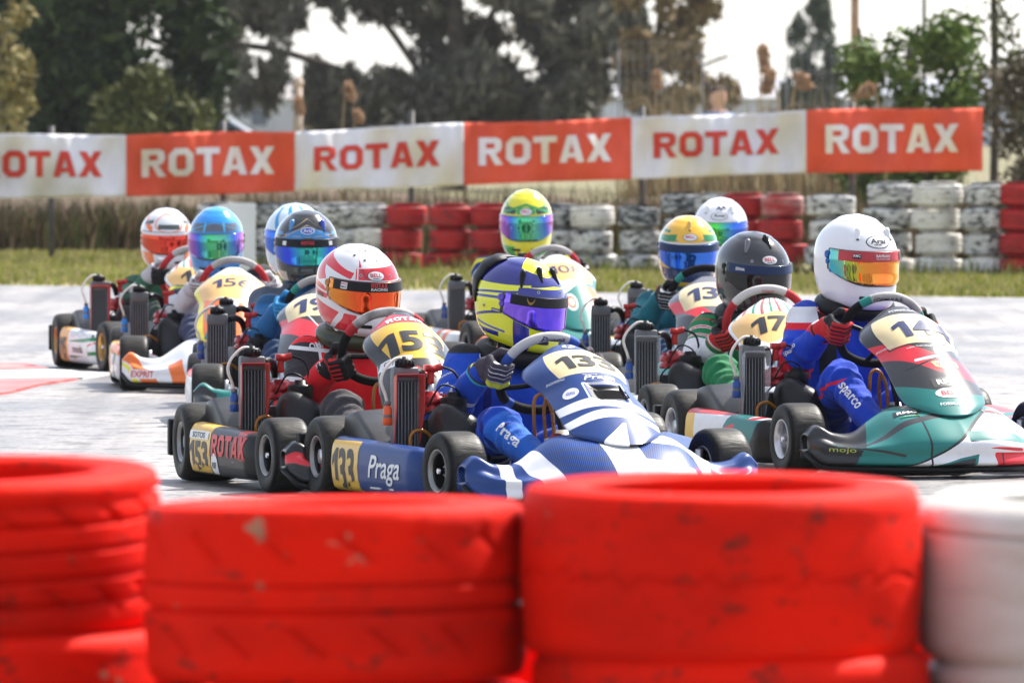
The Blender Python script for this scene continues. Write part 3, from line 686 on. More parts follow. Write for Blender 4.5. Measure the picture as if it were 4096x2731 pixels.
# poles
wp = mat('weathered_wood', (.40, .25, .18), .8, vary=.2, vscale=4)
for x2, d, r_, ztop, lab, m in ((1963, 120, .055, 8.5, 'reddish wooden utility pole above the banner at the right', wp), (686, 105, .045, 1.8, 'pale tan wooden post left of the dark tree', mat('pale_wood', (.50, .38, .30), .8, vary=.2, vscale=4)), (2122, 130, .03, 8, 'thin grey lamp pole behind the leafy bush', pm)):
    x = (x2 * K - 2048) * d / FPX; t = MB(); t.tube([(0, 0, -.2), (0, 0, ztop)], [r_ * 1.15, r_], 10, sub=1); t.tube([(0, 0, ztop - .12), (0, 0, ztop - .04)], r_ * 1.3, 10, sub=1)
    tag(obj('pole', t.mesh('pole', [m]), None, (x, d, 0)), lab, 'pole')
# wire fence far behind
fence = empty('wire_fence', Matrix.Translation((3, 112, 0))); tag(fence, 'tall grey wire fence standing behind the reeds', 'fence')
fm_ = mat('galvanised_wire', (.20, .21, .23), .8, vary=.1)
for k in range(5):
    t = MB(); t.tube([(0, 0, 0), (0, 0, 2.2)], .010, 8, sub=1); obj('fence_post', t.mesh('fence_post', [fm_]), fence, (-1.6 + k * 1.1, 0, 0))
t = MB()
for k in range(46): t.tube([(-1.7 + k * .1, .03, .05), (-1.7 + k * .1, .03, 2.3)], .004, 4, sub=1)
for k in range(12): t.tube([(-1.7, .034, .1 + k * .2), (2.9, .034, .1 + k * .2)], .004, 4, sub=1)
obj('wire_mesh', t.mesh('wire_mesh', [fm_]), fence)['kind'] = 'stuff'
# pale shed and house far off
def shed(name, lab, x, y, w, h, dep, wallc, roofc, nwin, rise=.9):
    r = empty(name, Matrix.Translation((x, y, 0))); tag(r, lab, 'building')
    b = MB(); b.box((0, dep / 2, h / 2), (w, dep, h)); obj('wall', b.mesh('wall', [mat(name + '_wall', wallc, .8, vary=.08, vscale=.8)], False), r)
    b = MB(); P = [(-w/2 - .25, -.3, h), (w/2 + .25, -.3, h), (w/2 + .25, dep + .3, h), (-w/2 - .25, dep + .3, h), (-w/2 - .25, dep / 2, h + rise), (w/2 + .25, dep / 2, h + rise)]
    b.add([(p[0], p[1], p[2] + .01) for p in P], [(0, 1, 5, 4), (2, 3, 4, 5), (0, 4, 3), (1, 2, 5), (3, 2, 1, 0)]); obj('roof', b.mesh('roof', [mat(name + '_roof', roofc, .7, vary=.15, vscale=1.)], False), r)
    wm = mat(name + '_glass', (.08, .10, .13), .1, vary=0)
    for k in range(nwin):
        b = MB(); b.box((0, 0, 0), (.9, .08, .9)); o = obj('window', b.mesh('window', [wb_], False), r, (-w / 2 + w * (k + .5) / nwin, -.02, h * .62))
        b = MB(); b.box((0, -.045, 0), (.76, .02, .76)); obj('pane', b.mesh('pane', [wm], False), o)
shed('white_shed', 'long white shed far off beyond the wire fence', 6.5, 330, 15, 2.1, 8, (.62, .64, .68), (.55, .55, .58), 6, .6)
shed('pale_house', 'low pale house with a grey roof far off behind the dark tree', -7.5, 380, 10, 2.2, 8, (.50, .50, .50), (.30, .28, .27), 4, .9)
shed('grey_barn', 'low grey barn far off right of the poles', 17.5, 420, 14, 2.4, 8, (.45, .47, .52), (.35, .37, .42), 5)
# far tree line and hills
fl = foliage('far_leaf', (.20, .20, .17), (.32, .29, .24))
leaves('far_woodland', [((x, 470 + random.uniform(-12, 12), random.uniform(.6, 2.4)), (2.0, 2, random.uniform(.8, 1.8))) for x in np.arange(-60, 60, 1.6)], 12000, .28, fl, None)
tag(bpy.data.objects['far_woodland'], 'hazy line of bare trees far away on the horizon', 'trees', kind='stuff')
HX = np.linspace(-1500, 1500, 90); HP = np.zeros((90, 6, 3))
for i, x in enumerate(HX):
    for j in range(6): HP[i, j] = (x, 2300 + j * 90, -4 + (11 + 4 * math.sin(x * .004) + 2 * math.sin(x * .013 + 1)) * math.sin(j / 5 * math.pi / 2))
hl = obj('hills', grid('hills', HP, mats=[earth('hill_scrub', (.10, .11, .09), (.14, .13, .11), .01)])); hl['kind'] = 'structure'
# parked white car behind the left of the banner
def car(x, y, rz):
    r = empty('parked_car', Matrix.Translation((x, y, 0)) @ Matrix.Rotation(rz, 4, 'Z')); tag(r, 'white parked car behind the banner left of the dark tree', 'car')
    wc = mat('white_car_paint', (.75, .76, .78), .25, coat=1, vary=.02); gc = mat('car_glass', (.03, .04, .05), .05, vary=0); tc_ = mat('car_tyre', (.02, .02, .02), .8, vary=.1)
    pr = [(-2.1, .35), (-2.15, .75), (-1.9, .92), (-1.35, 1.0), (-.7, 1.42), (.55, 1.45), (1.25, 1.0), (2.0, .85), (2.15, .6), (2.1, .35)]
    V = []; 
    for s_ in (-1, 1):
        for px_, pz in pr: V.append((px_, s_ * (.85 if pz < 1.05 else .66), pz))
    n = len(pr); F = [tuple(range(n))[::-1], tuple(range(n, 2 * n))] + [(i, (i + 1) % n, n + (i + 1) % n, n + i) for i in range(n)]
    b = MB(); b.add(V, F); obj('body', b.mesh('body', [wc], False, .05), r)
    for s_ in (-1, 1):
        b = MB(); b.add([(-1.2, s_ * .83, 1.03), (-.66, s_ * .70, 1.36), (.5, s_ * .70, 1.38), (1.08, s_ * .83, 1.03)], [(0, 1, 2, 3)]); o = obj('side_window', b.mesh('side_window', [gc], False), r)
        md = o.modifiers.new('t', 'SOLIDIFY'); md.thickness = .03; md.offset = 0
    b = MB(); b.add([(1.22, -.7, 1.05), (1.22, .7, 1.05), (.62, .58, 1.42), (.62, -.58, 1.42)], [(0, 1, 2, 3)]); o = obj('windscreen', b.mesh('windscreen', [gc], False), r); md = o.modifiers.new('t', 'SOLIDIFY'); md.thickness = .03; md.offset = 0
    for wx in (-1.3, 1.35):
        for s_ in (-1, 1):
            b = MB(); b.lathe([(0, -.1), (.2, -.1), (.31, -.09), (.32, 0), (.31, .09), (.2, .1), (0, .1)], 24, 'y'); obj('wheel', b.mesh('wheel', [tc_]), r, (wx, s_ * .8, .32))
car(-5.6, 150, R(8)); bpy.data.objects['parked_car'].location.z = -.1
# what stands behind the photographer and shows only as reflections in the visors: paddock building and trees
shed('paddock_building', 'long grey paddock building behind the photographer, seen only in the visors', 4, -26, 44, 5.2, 9, (.22, .20, .18), (.12, .11, .11), 11, 1.4)
for i, (x, y, h) in enumerate(((-33, -20, 9), (-27, -24, 10), (-22.5, -19, 8.5), (30, -22, 9.5), (36, -19, 8.5))):
    tree('plane_tree', f'broad dark tree behind the photographer, {ORD[i]} of five, seen only in the visors', x, y, [((random.uniform(-2.6, 2.6), random.uniform(-2, 2), random.uniform(1.6, h)), (1.1, 1.1, 1.0)) for _ in range(34)], 2600, .28, fc, [(0, 0, 0), (.1, 0, 3), (0, 0, h - 2)], [.25, .08])
# spectator behind the banner
sp = [((0, 0, .95), .16, (0, 0, 1.35), .17), ((0, -.02, 1.45), .06, (0, 0, 1.55), .055), ((0, 0, 1.62), .1, (0, 0, 1.70), .1), ((-.19, 0, 1.4), .06, (-.27, 0, 1.12), .05), ((-.27, 0, 1.12), .05, (-.2, -.15, .92), .04), ((.19, 0, 1.4), .06, (.27, 0, 1.12), .05), ((.27, 0, 1.12), .05, (.22, -.15, .92), .04), ((-.09, 0, .9), .1, (-.1, 0, .45), .07), ((-.1, 0, .45), .07, (-.1, .02, .06), .05), ((.09, 0, .9), .1, (.1, 0, .45), .07), ((.1, 0, .45), .07, (.1, .02, .06), .05), ((-.1, 0, .05), .045, (-.1, -.14, .04), .04), ((.1, 0, .05), .045, (.1, -.14, .04), .04)]
me = sdf_mesh('person', sp, .02, .04); P = coords(me)
paint(me, 'spectator_clothes', (.22, .34, .55), [((.05, .06, .1), .92 - P[:, 2]), ((.55, .33, .25), P[:, 2] - 1.47), ((.06, .04, .03), AND(P[:, 2] - 1.68 + P[:, 1] * .6))], .8, 0, dirt=.1)
tag(obj('person', me, None, (at2(1650, 200, 104).x, 104, -.1), (0, 0, .3)), 'person in a light blue top standing far off behind the white banner panel', 'person')
# ------------------------------------------------------------------ kart: shared materials and meshes (kart axes: x forward, y to the driver's left, z up)
def rubber_tread():
    m, nt, b, L = nodes_mat('kart_tyre_rubber')
    tc = _n(nt, 'ShaderNodeTexCoord'); mp = _n(nt, 'ShaderNodeMapping'); mp.inputs['Scale'].default_value = (60, 14, 60); L(tc.outputs['Object'], mp.inputs[0])
    no = _n(nt, 'ShaderNodeTexNoise'); no.inputs['Scale'].default_value = 1.5; no.inputs['Detail'].default_value = 6; L(mp.outputs[0], no.inputs[0])
    sx = _n(nt, 'ShaderNodeSeparateXYZ'); L(tc.outputs['Object'], sx.inputs[0])
    a = _n(nt, 'ShaderNodeVectorMath', operation='LENGTH'); cx = _n(nt, 'ShaderNodeCombineXYZ'); L(sx.outputs[0], cx.inputs[0]); L(sx.outputs[2], cx.inputs[2]); L(cx.outputs[0], a.inputs[0])
    rp = _n(nt, 'ShaderNodeMapRange'); rp.inputs[1].default_value = .1235; rp.inputs[2].default_value = .1265; L(a.outputs['Value'], rp.inputs[0])
    mx = _n(nt, 'ShaderNodeMix', data_type='RGBA'); mx.inputs[6].default_value = (.0035, .0035, .004, 1); mx.inputs[7].default_value = (.032, .030, .026, 1); L(rp.outputs[0], mx.inputs[0])
    m2 = _n(nt, 'ShaderNodeMix', data_type='RGBA', blend_type='MULTIPLY'); m2.inputs[0].default_value = .8
    r2 = _n(nt, 'ShaderNodeMapRange'); r2.inputs[1].default_value = .3; r2.inputs[2].default_value = .7; r2.inputs[3].default_value = .45; r2.inputs[4].default_value = 1.3; L(no.outputs[0], r2.inputs[0])
    L(mx.outputs[2], m2.inputs[6]); L(r2.outputs[0], m2.inputs[7]); L(m2.outputs[2], b.inputs['Base Color'])
    b.inputs['Roughness'].default_value = .46; b.inputs['Specular IOR Level'].default_value = .16
    bp = _n(nt, 'ShaderNodeBump'); bp.inputs['Strength'].default_value = .35; bp.inputs['Distance'].default_value = .006; L(no.outputs[0], bp.inputs['Height']); L(bp.outputs[0], b.inputs['Normal'])
    return m
KR = rubber_tread()
BLK = mat('black_plastic', (.006, .006, .007), .42, spec=.22, vary=.2, vscale=12, bump=.08, bscale=90)
GRB = mat('grey_black_plastic', (.012, .0125, .015), .38, spec=.3, vary=.2, vscale=9, bump=.1, bscale=120)
MBK = mat('magnesium_black', (.012, .012, .013), .3, metal=.3, vary=.1)
SIL = mat('machined_aluminium', (.60, .60, .62), .32, metal=.9, vary=.08, vscale=20)
CHR = mat('chromed_steel', (.75, .75, .77), .12, metal=1., vary=.04)
ALU = mat('cast_aluminium', (.15, .15, .155), .5, metal=.5, vary=.15, vscale=14, bump=.15)
GOLD = mat('gold_magnesium', (.42, .24, .07), .35, metal=.8, vary=.1)
LIP = mat('polished_rim_lip', (.26, .255, .25), .3, metal=.8, vary=.08)
FIN = mat('radiator_fins', (.015, .015, .017), .6, vary=.3, vscale=60, bump=.4, bscale=160)
FINL = mat('radiator_tube', (.30, .31, .33), .4, metal=.7, vary=.1)
CAPR = mat('red_cylinder_head', (.45, .012, .02), .28, metal=.45, coat=.3, vary=.15, vscale=18)
PLUG = mat('red_rubber_cap', (.55, .02, .015), .45, vary=.1)
AMB = mat('amber_fuel_hose', (.50, .19, .02), .25, vary=.1, trans=.25)
HOSE = mat('milky_hose', (.72, .66, .58), .35, vary=.1)
CLEAR = mat('clear_duct', (.55, .56, .60), .12, vary=0, alpha=.35)
REDD = mat('red_duct', (.62, .06, .05), .3, vary=.05)
SUEDE = mat('black_suede', (.009, .009, .010), .85, vary=.2, spec=.2)
GREYS = mat('grey_suede', (.40, .375, .36), .8, vary=.1, vscale=20, bump=.2, bscale=200)
SEATM = mat('seat_shell', (.02, .02, .023), .4, spec=.3, vary=.15)
INK = mat('black_ink', (.01, .01, .012), .4, vary=0); WHT = mat('white_print', (.78, .78, .78), .4, vary=.03); REDP = mat('red_print', (.62, .02, .025), .4, vary=.03)
YEL = mat('yellow_number_plate', (.72, .42, .03), .3, coat=.4, vary=.08, vscale=16); CRM = mat('cream_number_plate', (.70, .52, .20), .3, coat=.6, vary=.06)
ORGP = mat('orange_number_plate', (.75, .34, .04), .3, coat=.5, vary=.06); GRN = mat('green_print', (.015, .22, .07), .4, vary=.03); LIME = mat('lime_print', (.40, .48, .05), .4, vary=.03); TEALP = mat('teal_print', (.01, .30, .26), .4, vary=.03)
NAVY = mat('navy_print', (.01, .02, .09), .4, vary=.03); BLUP = mat('blue_print', (.015, .06, .42), .4, vary=.03)

def tyre_prof(w, r):
    return [(.064, -w*.40), (.070, -w*.465), (.083, -w*.50), (.75*r+.012, -w*.515), (r*.9, -w*.50), (r*.955, -w*.455), (r*.985, -w*.38), (r*.996, -w*.28), (r, -w*.12), (r, w*.12), (r*.996, w*.28), (r*.985, w*.38), (r*.955, w*.455), (r*.9, w*.50), (.75*r+.012, w*.515), (.083, w*.50), (.070, w*.465), (.064, w*.40)]
def rim_prof(w):
    a = w * .455
    return [(.0555, 0), (.056, -a + .02), (.058, -a + .006), (.066, -a - .002), (.0705, -a - .006), (.072, -a - .002), (.068, -a + .006), (.062, -a + .012), (.060, 0), (.062, a - .012), (.068, a - .006), (.072, a + .002), (.0705, a + .006), (.066, a + .002), (.058, a - .006), (.056, a - .02), (.0555, 0)]
WM = {}
for key, w, r in (('front', .132, .130), ('rear', .205, .1395)):
    b = MB(); b.lathe(tyre_prof(w, r), 64, 'y'); WM[key + 'tyre'] = b.mesh('tyre', [KR])
    b = MB(); b.lathe([(.060, .012), (.03, .012), (.024, .022), (0, .022)], 32, 'y'); b.lathe([(.060, -.004), (.03, -.004), (.024, -.03), (.012, -.04), (0, -.04)], 32, 'y')
    WM[key + 'hub'] = b.mesh('hub', [MBK]); WM[key + 'hubs'] = b.mesh('hub', [SIL])
    b = MB(); b.lathe([(0, -.062), (.009, -.062), (.011, -.056), (.011, -.038), (.016, -.038), (.016, -.034)], 12, 'y'); WM[key + 'nut'] = b.mesh('axle_nut', [CHR], False)
    for nm, m in (('black', MBK), ('silver', SIL), ('gold', GOLD)):
        b = MB(); pr = rim_prof(w); b.lathe(pr, 48, 'y')
        n = 48; b.I = [1 if 2 <= (i // n) <= 5 or 10 <= (i // n) <= 13 else 0 for i in range(len(b.F))]
        WM[key + nm] = b.mesh('wheel', [m, LIP if nm == 'black' else m])

def fillet_box(name, c, d, m, bev=.01, taper=1., rot=None):
    b = MB(); b.box(c, d, rot=rot, taper=taper); return b.mesh(name, m if isinstance(m, list) else [m], True, bev)
SH = {}
# frame: rails, hoops, axle, floor tray, pedals
b = MB()
for s in (-1, 1):
    b.tube([(-.62, s*.28, .055), (-.3, s*.30, .05), (.1, s*.32, .05), (.45, s*.24, .05), (.62, s*.16, .055), (.72, s*.10, .06)], .015, 8)
    b.tube([(.42, s*.26, .06), (.52, s*.36, .09), (.52, s*.40, .12)], .015, 8)
    b.tube([(-.30, s*.30, .06), (-.30, s*.54, .09), (.30, s*.54, .09), (.30, s*.30, .06)], .010, 6)
b.tube([(-.40, -.30, .055), (-.40, .30, .055)], .015, 8); b.tube([(.2, -.3, .055), (.2, .3, .055)], .014, 8)
SH['frame'] = b.mesh('frame', [mat('frame_tube', (.10, .10, .11), .35, metal=.5, vary=.1)])
b = MB(); b.tube([(-.52, -.60, .14), (-.52, .60, .14)], .025, 12, sub=1); b.lathe([(0, -.004), (.09, -.004), (.09, .004), (0, .004)], 28, 'y', (-.52, .1, .14)); b.lathe([(.03, -.004), (.095, -.004), (.095, .004), (.03, .004)], 28, 'y', (-.52, -.22, .14)); SH['rear_axle'] = b.mesh('rear_axle', [SIL])
b = MB()
for s in (-1, 1):
    b.tube([(.60, s*.13, .10), (.70, s*.26, .115), (.70, s*.32, .12), (.66, s*.36, .12)], .0095, 8)
SH['bumper_bar'] = b.mesh('bumper_bar', [CHR])
b = MB(); b.add([(-.1, -.27, .04), (.45, -.22, .04), (.70, -.12, .045), (.70, .12, .045), (.45, .22, .04), (-.1, .27, .04)], [(0, 1, 2, 3, 4, 5)]); SH['floor_tray'] = b.mesh('floor_tray', [GRB], False)
b = MB()
for s in (-1, 1): b.tube([(.52, s*.39, .10), (.52, s*.39, .19)], .014, 8, sub=1); b.tube([(.44, s*.34, .1), (.3, 0, .1)], .007, 6, sub=1)
SH['kingpin'] = b.mesh('stub_axle', [SIL])
b = MB(); b.tube([(.10, 0, .40), (.40, 0, .10)], .011, 10, sub=1); SH['column'] = b.mesh('steering_column', [CHR])
# seat shell
ang = np.linspace(-1.9, 1.9, 34); hh = np.linspace(0, 1, 16); P = np.zeros((34, 16, 3))
for i, a in enumerate(ang):
    for j, q in enumerate(hh):
        zt = .06 + q * (.40 - .20 * (abs(a) / 1.9) ** 2); w = .15 + .05 * q ** .5
        P[i, j] = (-.33 - .10 * q - (.13 + .02 * q) * math.cos(a) + .02, w * math.sin(a) * (1.04 if abs(a) < 1.57 else 1.02), zt)
SH['seat'] = grid('seat', P, mats=[SEATM])
# radiator: core with tubes, tank, filler cap
b = MB(); b.box((-.02, -.46, .265), (.035, .070, .29)); SH['radiator_core'] = b.mesh('radiator', [FIN], False)
b = MB()
for k in range(6): b.box((.0005, -.46 - .029 + .0116 * k, .265), (.008, .0022, .284))
SH['radiator_tubes'] = b.mesh('cooling_tubes', [FINL], False)
b = MB()
for s in (-1, 1): b.box((-.02, -.46 + s*.0395, .275), (.045, .008, .33))
b.box((-.02, -.46, .112), (.044, .086, .02)); SH['radiator_frame'] = b.mesh('radiator_frame', [ALU], True, .002)
SH['tank'] = fillet_box('header_tank', (-.02, -.46, .43), (.052, .086, .05), ALU, .008)
b = MB(); b.lathe([(0, .035), (.010, .035), (.013, .028), (.025, .028), (.029, .022), (.030, .0), (.027, 0)], 20, 'z', (-.02, -.46, .455))
for k in range(14):
    w = 6.283 * k / 14; b.box((-.02 + .030 * math.cos(w), -.46 + .030 * math.sin(w), .466), (.005, .005, .02), rot=Matrix.Rotation(w, 3, 'Z'))
SH['cap'] = b.mesh('filler_cap', [BLK])
b = MB(); b.tube([(-.02, -.46, .482), (-.015, -.495, .483), (.0, -.535, .45), (.01, -.552, .41), (.012, -.538, .365), (.012, -.532, .342)], .0055, 8); SH['overflow_hose'] = b.mesh('overflow_hose', [HOSE])
def bottle(c, c2):
    b = MB(); b.lathe([(0, .07), (.010, .07), (.010, .062), (.0155, .056), (.0155, .036)], 18, 'z', (.012, -.53, .262), 0); b.lathe([(.0145, .036), (.0145, .026)], 18, 'z', (.012, -.53, .262), 1); b.lathe([(.0165, .026), (.017, .002), (.013, 0), (0, 0)], 18, 'z', (.012, -.53, .262), 0)
    b.lathe([(0, .08), (.011, .08), (.011, .068), (0, .068)], 14, 'z', (.012, -.53, .262), 1)
    return b.mesh('overflow_bottle', [c, c2])
SH['bottle_blue'] = bottle(mat('blue_bottle', (.01, .06, .28), .3, vary=.05), ALU); SH['bottle_orange'] = bottle(mat('orange_bottle', (.75, .09, .01), .3, vary=.05), ALU); SH['bottle_azure'] = bottle(mat('azure_bottle', (.01, .20, .60), .3, vary=.05), ALU)
def duct(m, name='air_duct'):
    b = MB()
    for s, y0 in ((-1, -.0445), (1, .0445)):
        b.add([(.005, -.46 + y0, .42), (.05, -.46 + y0 * 1.12, .43), (.045, -.46 + y0 * 1.1, .31), (.005, -.46 + y0, .20)], [(0, 1, 2, 3)])
    b.add([(.005, -.46 - .0445, .423), (.05, -.46 - .0498, .433), (.05, -.46 + .0498, .433), (.005, -.46 + .0445, .423)], [(0, 1, 2, 3)])
    return b.mesh(name, [m], False)
SH['duct_red'] = duct(REDD); SH['duct_clear'] = duct(CLEAR)
# engine
SH['crankcase'] = fillet_box('engine', (-.17, -.335, .19), (.18, .15, .17), [mat('engine_black', (.03, .03, .032), .5, metal=.3, vary=.2, vscale=20)], .015)
b = MB(); b.lathe([(0, .07), (.025, .07), (.04, .055), (.058, .05), (.062, .03), (.05, .024), (.062, .018), (.062, 0), (0, 0)], 20, 'z', (-.12, -.335, .30)); 
for k in range(6): w = 6.283 * k / 6; b.lathe([(0, .062), (.008, .062), (.008, .04)], 6, 'z', (-.12 + .048 * math.cos(w), -.335 + .048 * math.sin(w), .30))
SH['head'] = b.mesh('cylinder_head', [CAPR])
b = MB(); b.lathe([(.012, 0), (.012, .03), (.009, .03), (.009, .05)], 10, 'z', (-.12, -.335, .365)); SH['plug'] = b.mesh('spark_plug', [SIL])
b = MB(); b.tube([(-.12, -.335, .395), (-.12, -.335, .435), (-.118, -.315, .448), (-.116, -.298, .452)], .0125, 10); b.box((-.12, -.338, .447), (.03, .03, .022)); SH['plug_cap'] = b.mesh('spark_plug_cap', [PLUG])
b = MB(); b.tube([(-.116, -.30, .452), (-.10, -.255, .43), (-.08, -.245, .36), (-.1, -.27, .28)], .0045, 6); b.tube([(-.05, -.37, .32), (-.03, -.33, .39), (-.02, -.28, .38), (-.03, -.25, .33)], .0035, 6)
b.tube([(-.06, -.41, .25), (-.03, -.38, .30), (-.04, -.33, .31)], .0035, 6); SH['cable'] = b.mesh('ignition_cable', [BLK])
b = MB(); b.lathe([(0, .07), (.02, .07), (.022, .055), (.043, .052), (.045, .045), (.045, .005), (.04, .0), (.04, -.06), (.03, -.07)], 22, 'z', (-.03, -.285, .30))
SH['carb'] = b.mesh('carburettor_cap', [BLK]); 
b = MB(); b.lathe([(.036, .06), (.036, -.02), (.025, -.04), (.025, -.08), (0, -.08)], 20, 'z', (-.03, -.285, .21)); SH['carb2'] = b.mesh('carburettor', [ALU])
b = MB(); b.tube([(-.03, -.415, .432), (-.07, -.39, .437), (-.12, -.365, .42), (-.14, -.35, .38)], .014, 10); SH['water_hose'] = b.mesh('water_hose', [BLK])
b = MB(); b.tube([(.02, -.415, .16), (.02, -.452, .19), (.02, -.447, .235), (.015, -.41, .245), (.0, -.372, .22), (-.01, -.36, .2)], .0062, 8); SH['fuel_hose'] = b.mesh('fuel_hose', [AMB])
b = MB(); b.tube([(.17, -.06, .16), (.16, -.065, .28), (.14, -.055, .35), (.13, -.02, .36), (.16, .0, .3), (.18, .0, .17)], .0065, 8); b.tube([(.2, -.03, .16), (.19, -.04, .3), (.2, -.035, .36)], .0065, 8); SH['tank_hose'] = b.mesh('tank_hose', [AMB])
# intake silencer: swollen black plastic box leaning back beside the engine
SH['airbox'] = sdf_mesh('intake_silencer', [((.05, -.300, .12), .058, (.0, -.318, .285), .050), ((.10, -.245, .10), .06, (.05, -.270, .25), .052), ((-.03, -.32, .13), .052, (-.04, -.32, .26), .045)], .008, .05, smooth=3); SH['airbox'].materials.append(GRB)
# exhaust / chain guard box behind the radiator
b = MB(); b.add([(-.46, -.55, .10), (-.09, -.55, .10), (-.09, -.40, .10), (-.46, -.40, .10), (-.42, -.545, .285), (-.30, -.545, .30), (-.09, -.54, .20), (-.09, -.40, .21), (-.30, -.40, .31), (-.42, -.40, .30)],
            [(3, 2, 1, 0), (0, 1, 6, 5, 4), (4, 5, 8, 9), (5, 6, 7, 8), (2, 3, 9, 8, 7), (1, 2, 7, 6), (0, 4, 9, 3)])
SH['guard'] = b.mesh('engine_guard', [mat('guard_plastic', (.03, .029, .028), .36, spec=.35, vary=.25, vscale=10, bump=.1)], True, .014)
# rear bumper
b = MB()
for y0, y1, x0, x1 in ((-.625, -.42, -.695, -.72), (-.42, .42, -.72, -.72), (.42, .625, -.72, -.695)):
    P8 = [(x, y, z) for z in (.085, .215) for x, y in ((x0 - .02, y0), (x1 - .02, y1), (x1 + .02, y1), (x0 + .02, y0))]
    b.add(P8, [(3, 2, 1, 0), (4, 5, 6, 7), (0, 1, 5, 4), (1, 2, 6, 5), (2, 3, 7, 6), (3, 0, 4, 7)])
SH['rear_bumper'] = b.mesh('rear_bumper', [BLK], True, .008)
b = MB(); b.lathe([(0, .13), (.02, .13), (.025, .11), (.06, .10), (.07, .05), (.07, -.05), (0, -.05)], 18, 'z', (.26, 0, .12)); SH['fuel_tank'] = b.mesh('fuel_tank', [mat('milky_tank', (.62, .55, .45), .4, vary=.1)])

# ------------------------------------------------------------------ kart: bodywork surfaces
def nose_surface(nu=141):
    u = np.linspace(-1, 1, nu); a = np.abs(u); k = [0, .25, .40, .52, .65, .82, .94, 1]
    zt = cr(a, k, [.252, .250, .236, .198, .157, .158, .180, .150]); xt = cr(a, k, [.80, .79, .775, .775, .785, .780, .763, .758]); xf = cr(a, k, [1.05, 1.038, 1.005, .965, .91, .855, .81, .765])
    zc = cr(a, k, [.138, .135, .127, .118, .110, .112, .122, .12]); bul = cr(a, k, [.016, .016, .014, -.004, -.012, -.012, -.006, 0])
    q = np.linspace(0, 1, 49); P = np.zeros((nu, 49, 3))
    qs = [0, .06, .22, .36, .52, .68, .84, .92, 1]
    for i in range(nu):
        xm, zm = (xf[i] + xt[i]) / 2, (zc[i] + zt[i]) / 2
        zb = .042 + .055 * max(0, (a[i] - .88) / .12) ** 2
        xs = [xf[i] - .10, xf[i] - .018, xf[i], xf[i] - .004, xm + bul[i] * .7, xt[i], xt[i] - .065, xt[i] - .078, xt[i] - .07]
        zs = [zb, zb + .004, min(zb + .043, zc[i] - .02), zc[i], zm + bul[i], zt[i], zt[i] - .002, zt[i] - .025, .07]
        P[i, :, 0] = cr(q, qs, xs); P[i, :, 2] = cr(q, qs, zs); P[i, :, 1] = .508 * u[i]
    U, Q = np.meshgrid(u, q, indexing='ij'); return P, U, Q
NP, NU, NQ = nose_surface()
def fairing_surface(ht, nu=61, nv=91, fw=1.):
    u = np.linspace(-1, 1, nu); v = np.linspace(0, 1, nv); U, V = np.meshgrid(u, v, indexing='ij')
    Ve = np.clip(V + .055 * U**2 * (1 - V) ** 3, 0, 1)
    k = [0, .1, .25, .4, .55, .7, .85, 1]
    xc = cr(Ve, k, [.935, .885, .805, .718, .628, .534, .425, .295]); fz = cr(Ve, k, [0, .11, .28, .45, .61, .76, .893, 1.0])
    z = .222 + fz * (ht - .222)
    w = cr(V, [0, .04, .12, .3, .5, .6, .68, .76, .86, .94, 1], [.125, .146, .158, .160, .156, .156, .168, .180, .170, .140, .095])
    w = w * (1 + (fw - 1) * np.clip((V - .3) / .3, 0, 1))
    bk = cr(V, [0, .4, .7, 1], [.075, .09, .09, .06]); dn = cr(V, [0, .4, .7, 1], [.002, .03, .06, .07])
    P = np.stack([xc - bk * np.abs(U) ** 2.3, w * U, z - dn * np.abs(U) ** 2.6], -1)
    return P, U, V
def pod_mesh(side):
    xs = np.concatenate([[-.345, -.340], np.linspace(-.325, .33, 30), [.350, .368, .376]]); ns = len(xs); secs = []
    for x in xs:
        f = (x + .34) / .72
        yo = .618 - .075 * f ** 1.3; zt = .218 - .022 * f; zb = .035
        e = 0 if x < .30 else (x - .30) / .076
        yo -= .10 * e ** 2; zt -= .05 * e ** 2
        if x < -.33: yo -= .006; zt -= .006; zb += .006
        yi = yo - .13
        secs.append([(yi, zb + .01), (yo - .03, zb), (yo - .008, zb + .012), (yo, zb + .04), (yo + .004, (zt + zb) / 2), (yo, zt - .04), (yo - .006, zt - .018), (yo - .02, zt - .004), (yo - .045, zt), (yi, zt - .012)])
    q = np.linspace(0, 1, 40); P = np.zeros((ns, 40, 3))
    for i, x in enumerate(xs):
        S_ = np.array(secs[i]); qs = np.concatenate([[0], np.cumsum(np.linalg.norm(np.diff(S_, axis=0), axis=1))]); qs /= qs[-1]
        P[i, :, 0] = x; P[i, :, 1] = side * np.interp(q, qs, S_[:, 0]); P[i, :, 2] = np.interp(q, qs, S_[:, 1])
    X_, Q_ = np.meshgrid(xs, q, indexing='ij')
    me = grid('side_pod', P if side > 0 else P[::-1], uv=np.stack([X_, Q_ * .45], -1) if side > 0 else np.stack([X_, Q_ * .45], -1)[::-1])
    bm = bmesh.new(); bm.from_mesh(me)
    bm.verts.ensure_lookup_table()
    for a in (0, ns - 1): bm.faces.new([bm.verts[a * 40 + k] for k in range(40)])
    bmesh.ops.recalc_face_normals(bm, faces=bm.faces); bm.to_mesh(me); bm.free()
    c = coords(me); return me, c
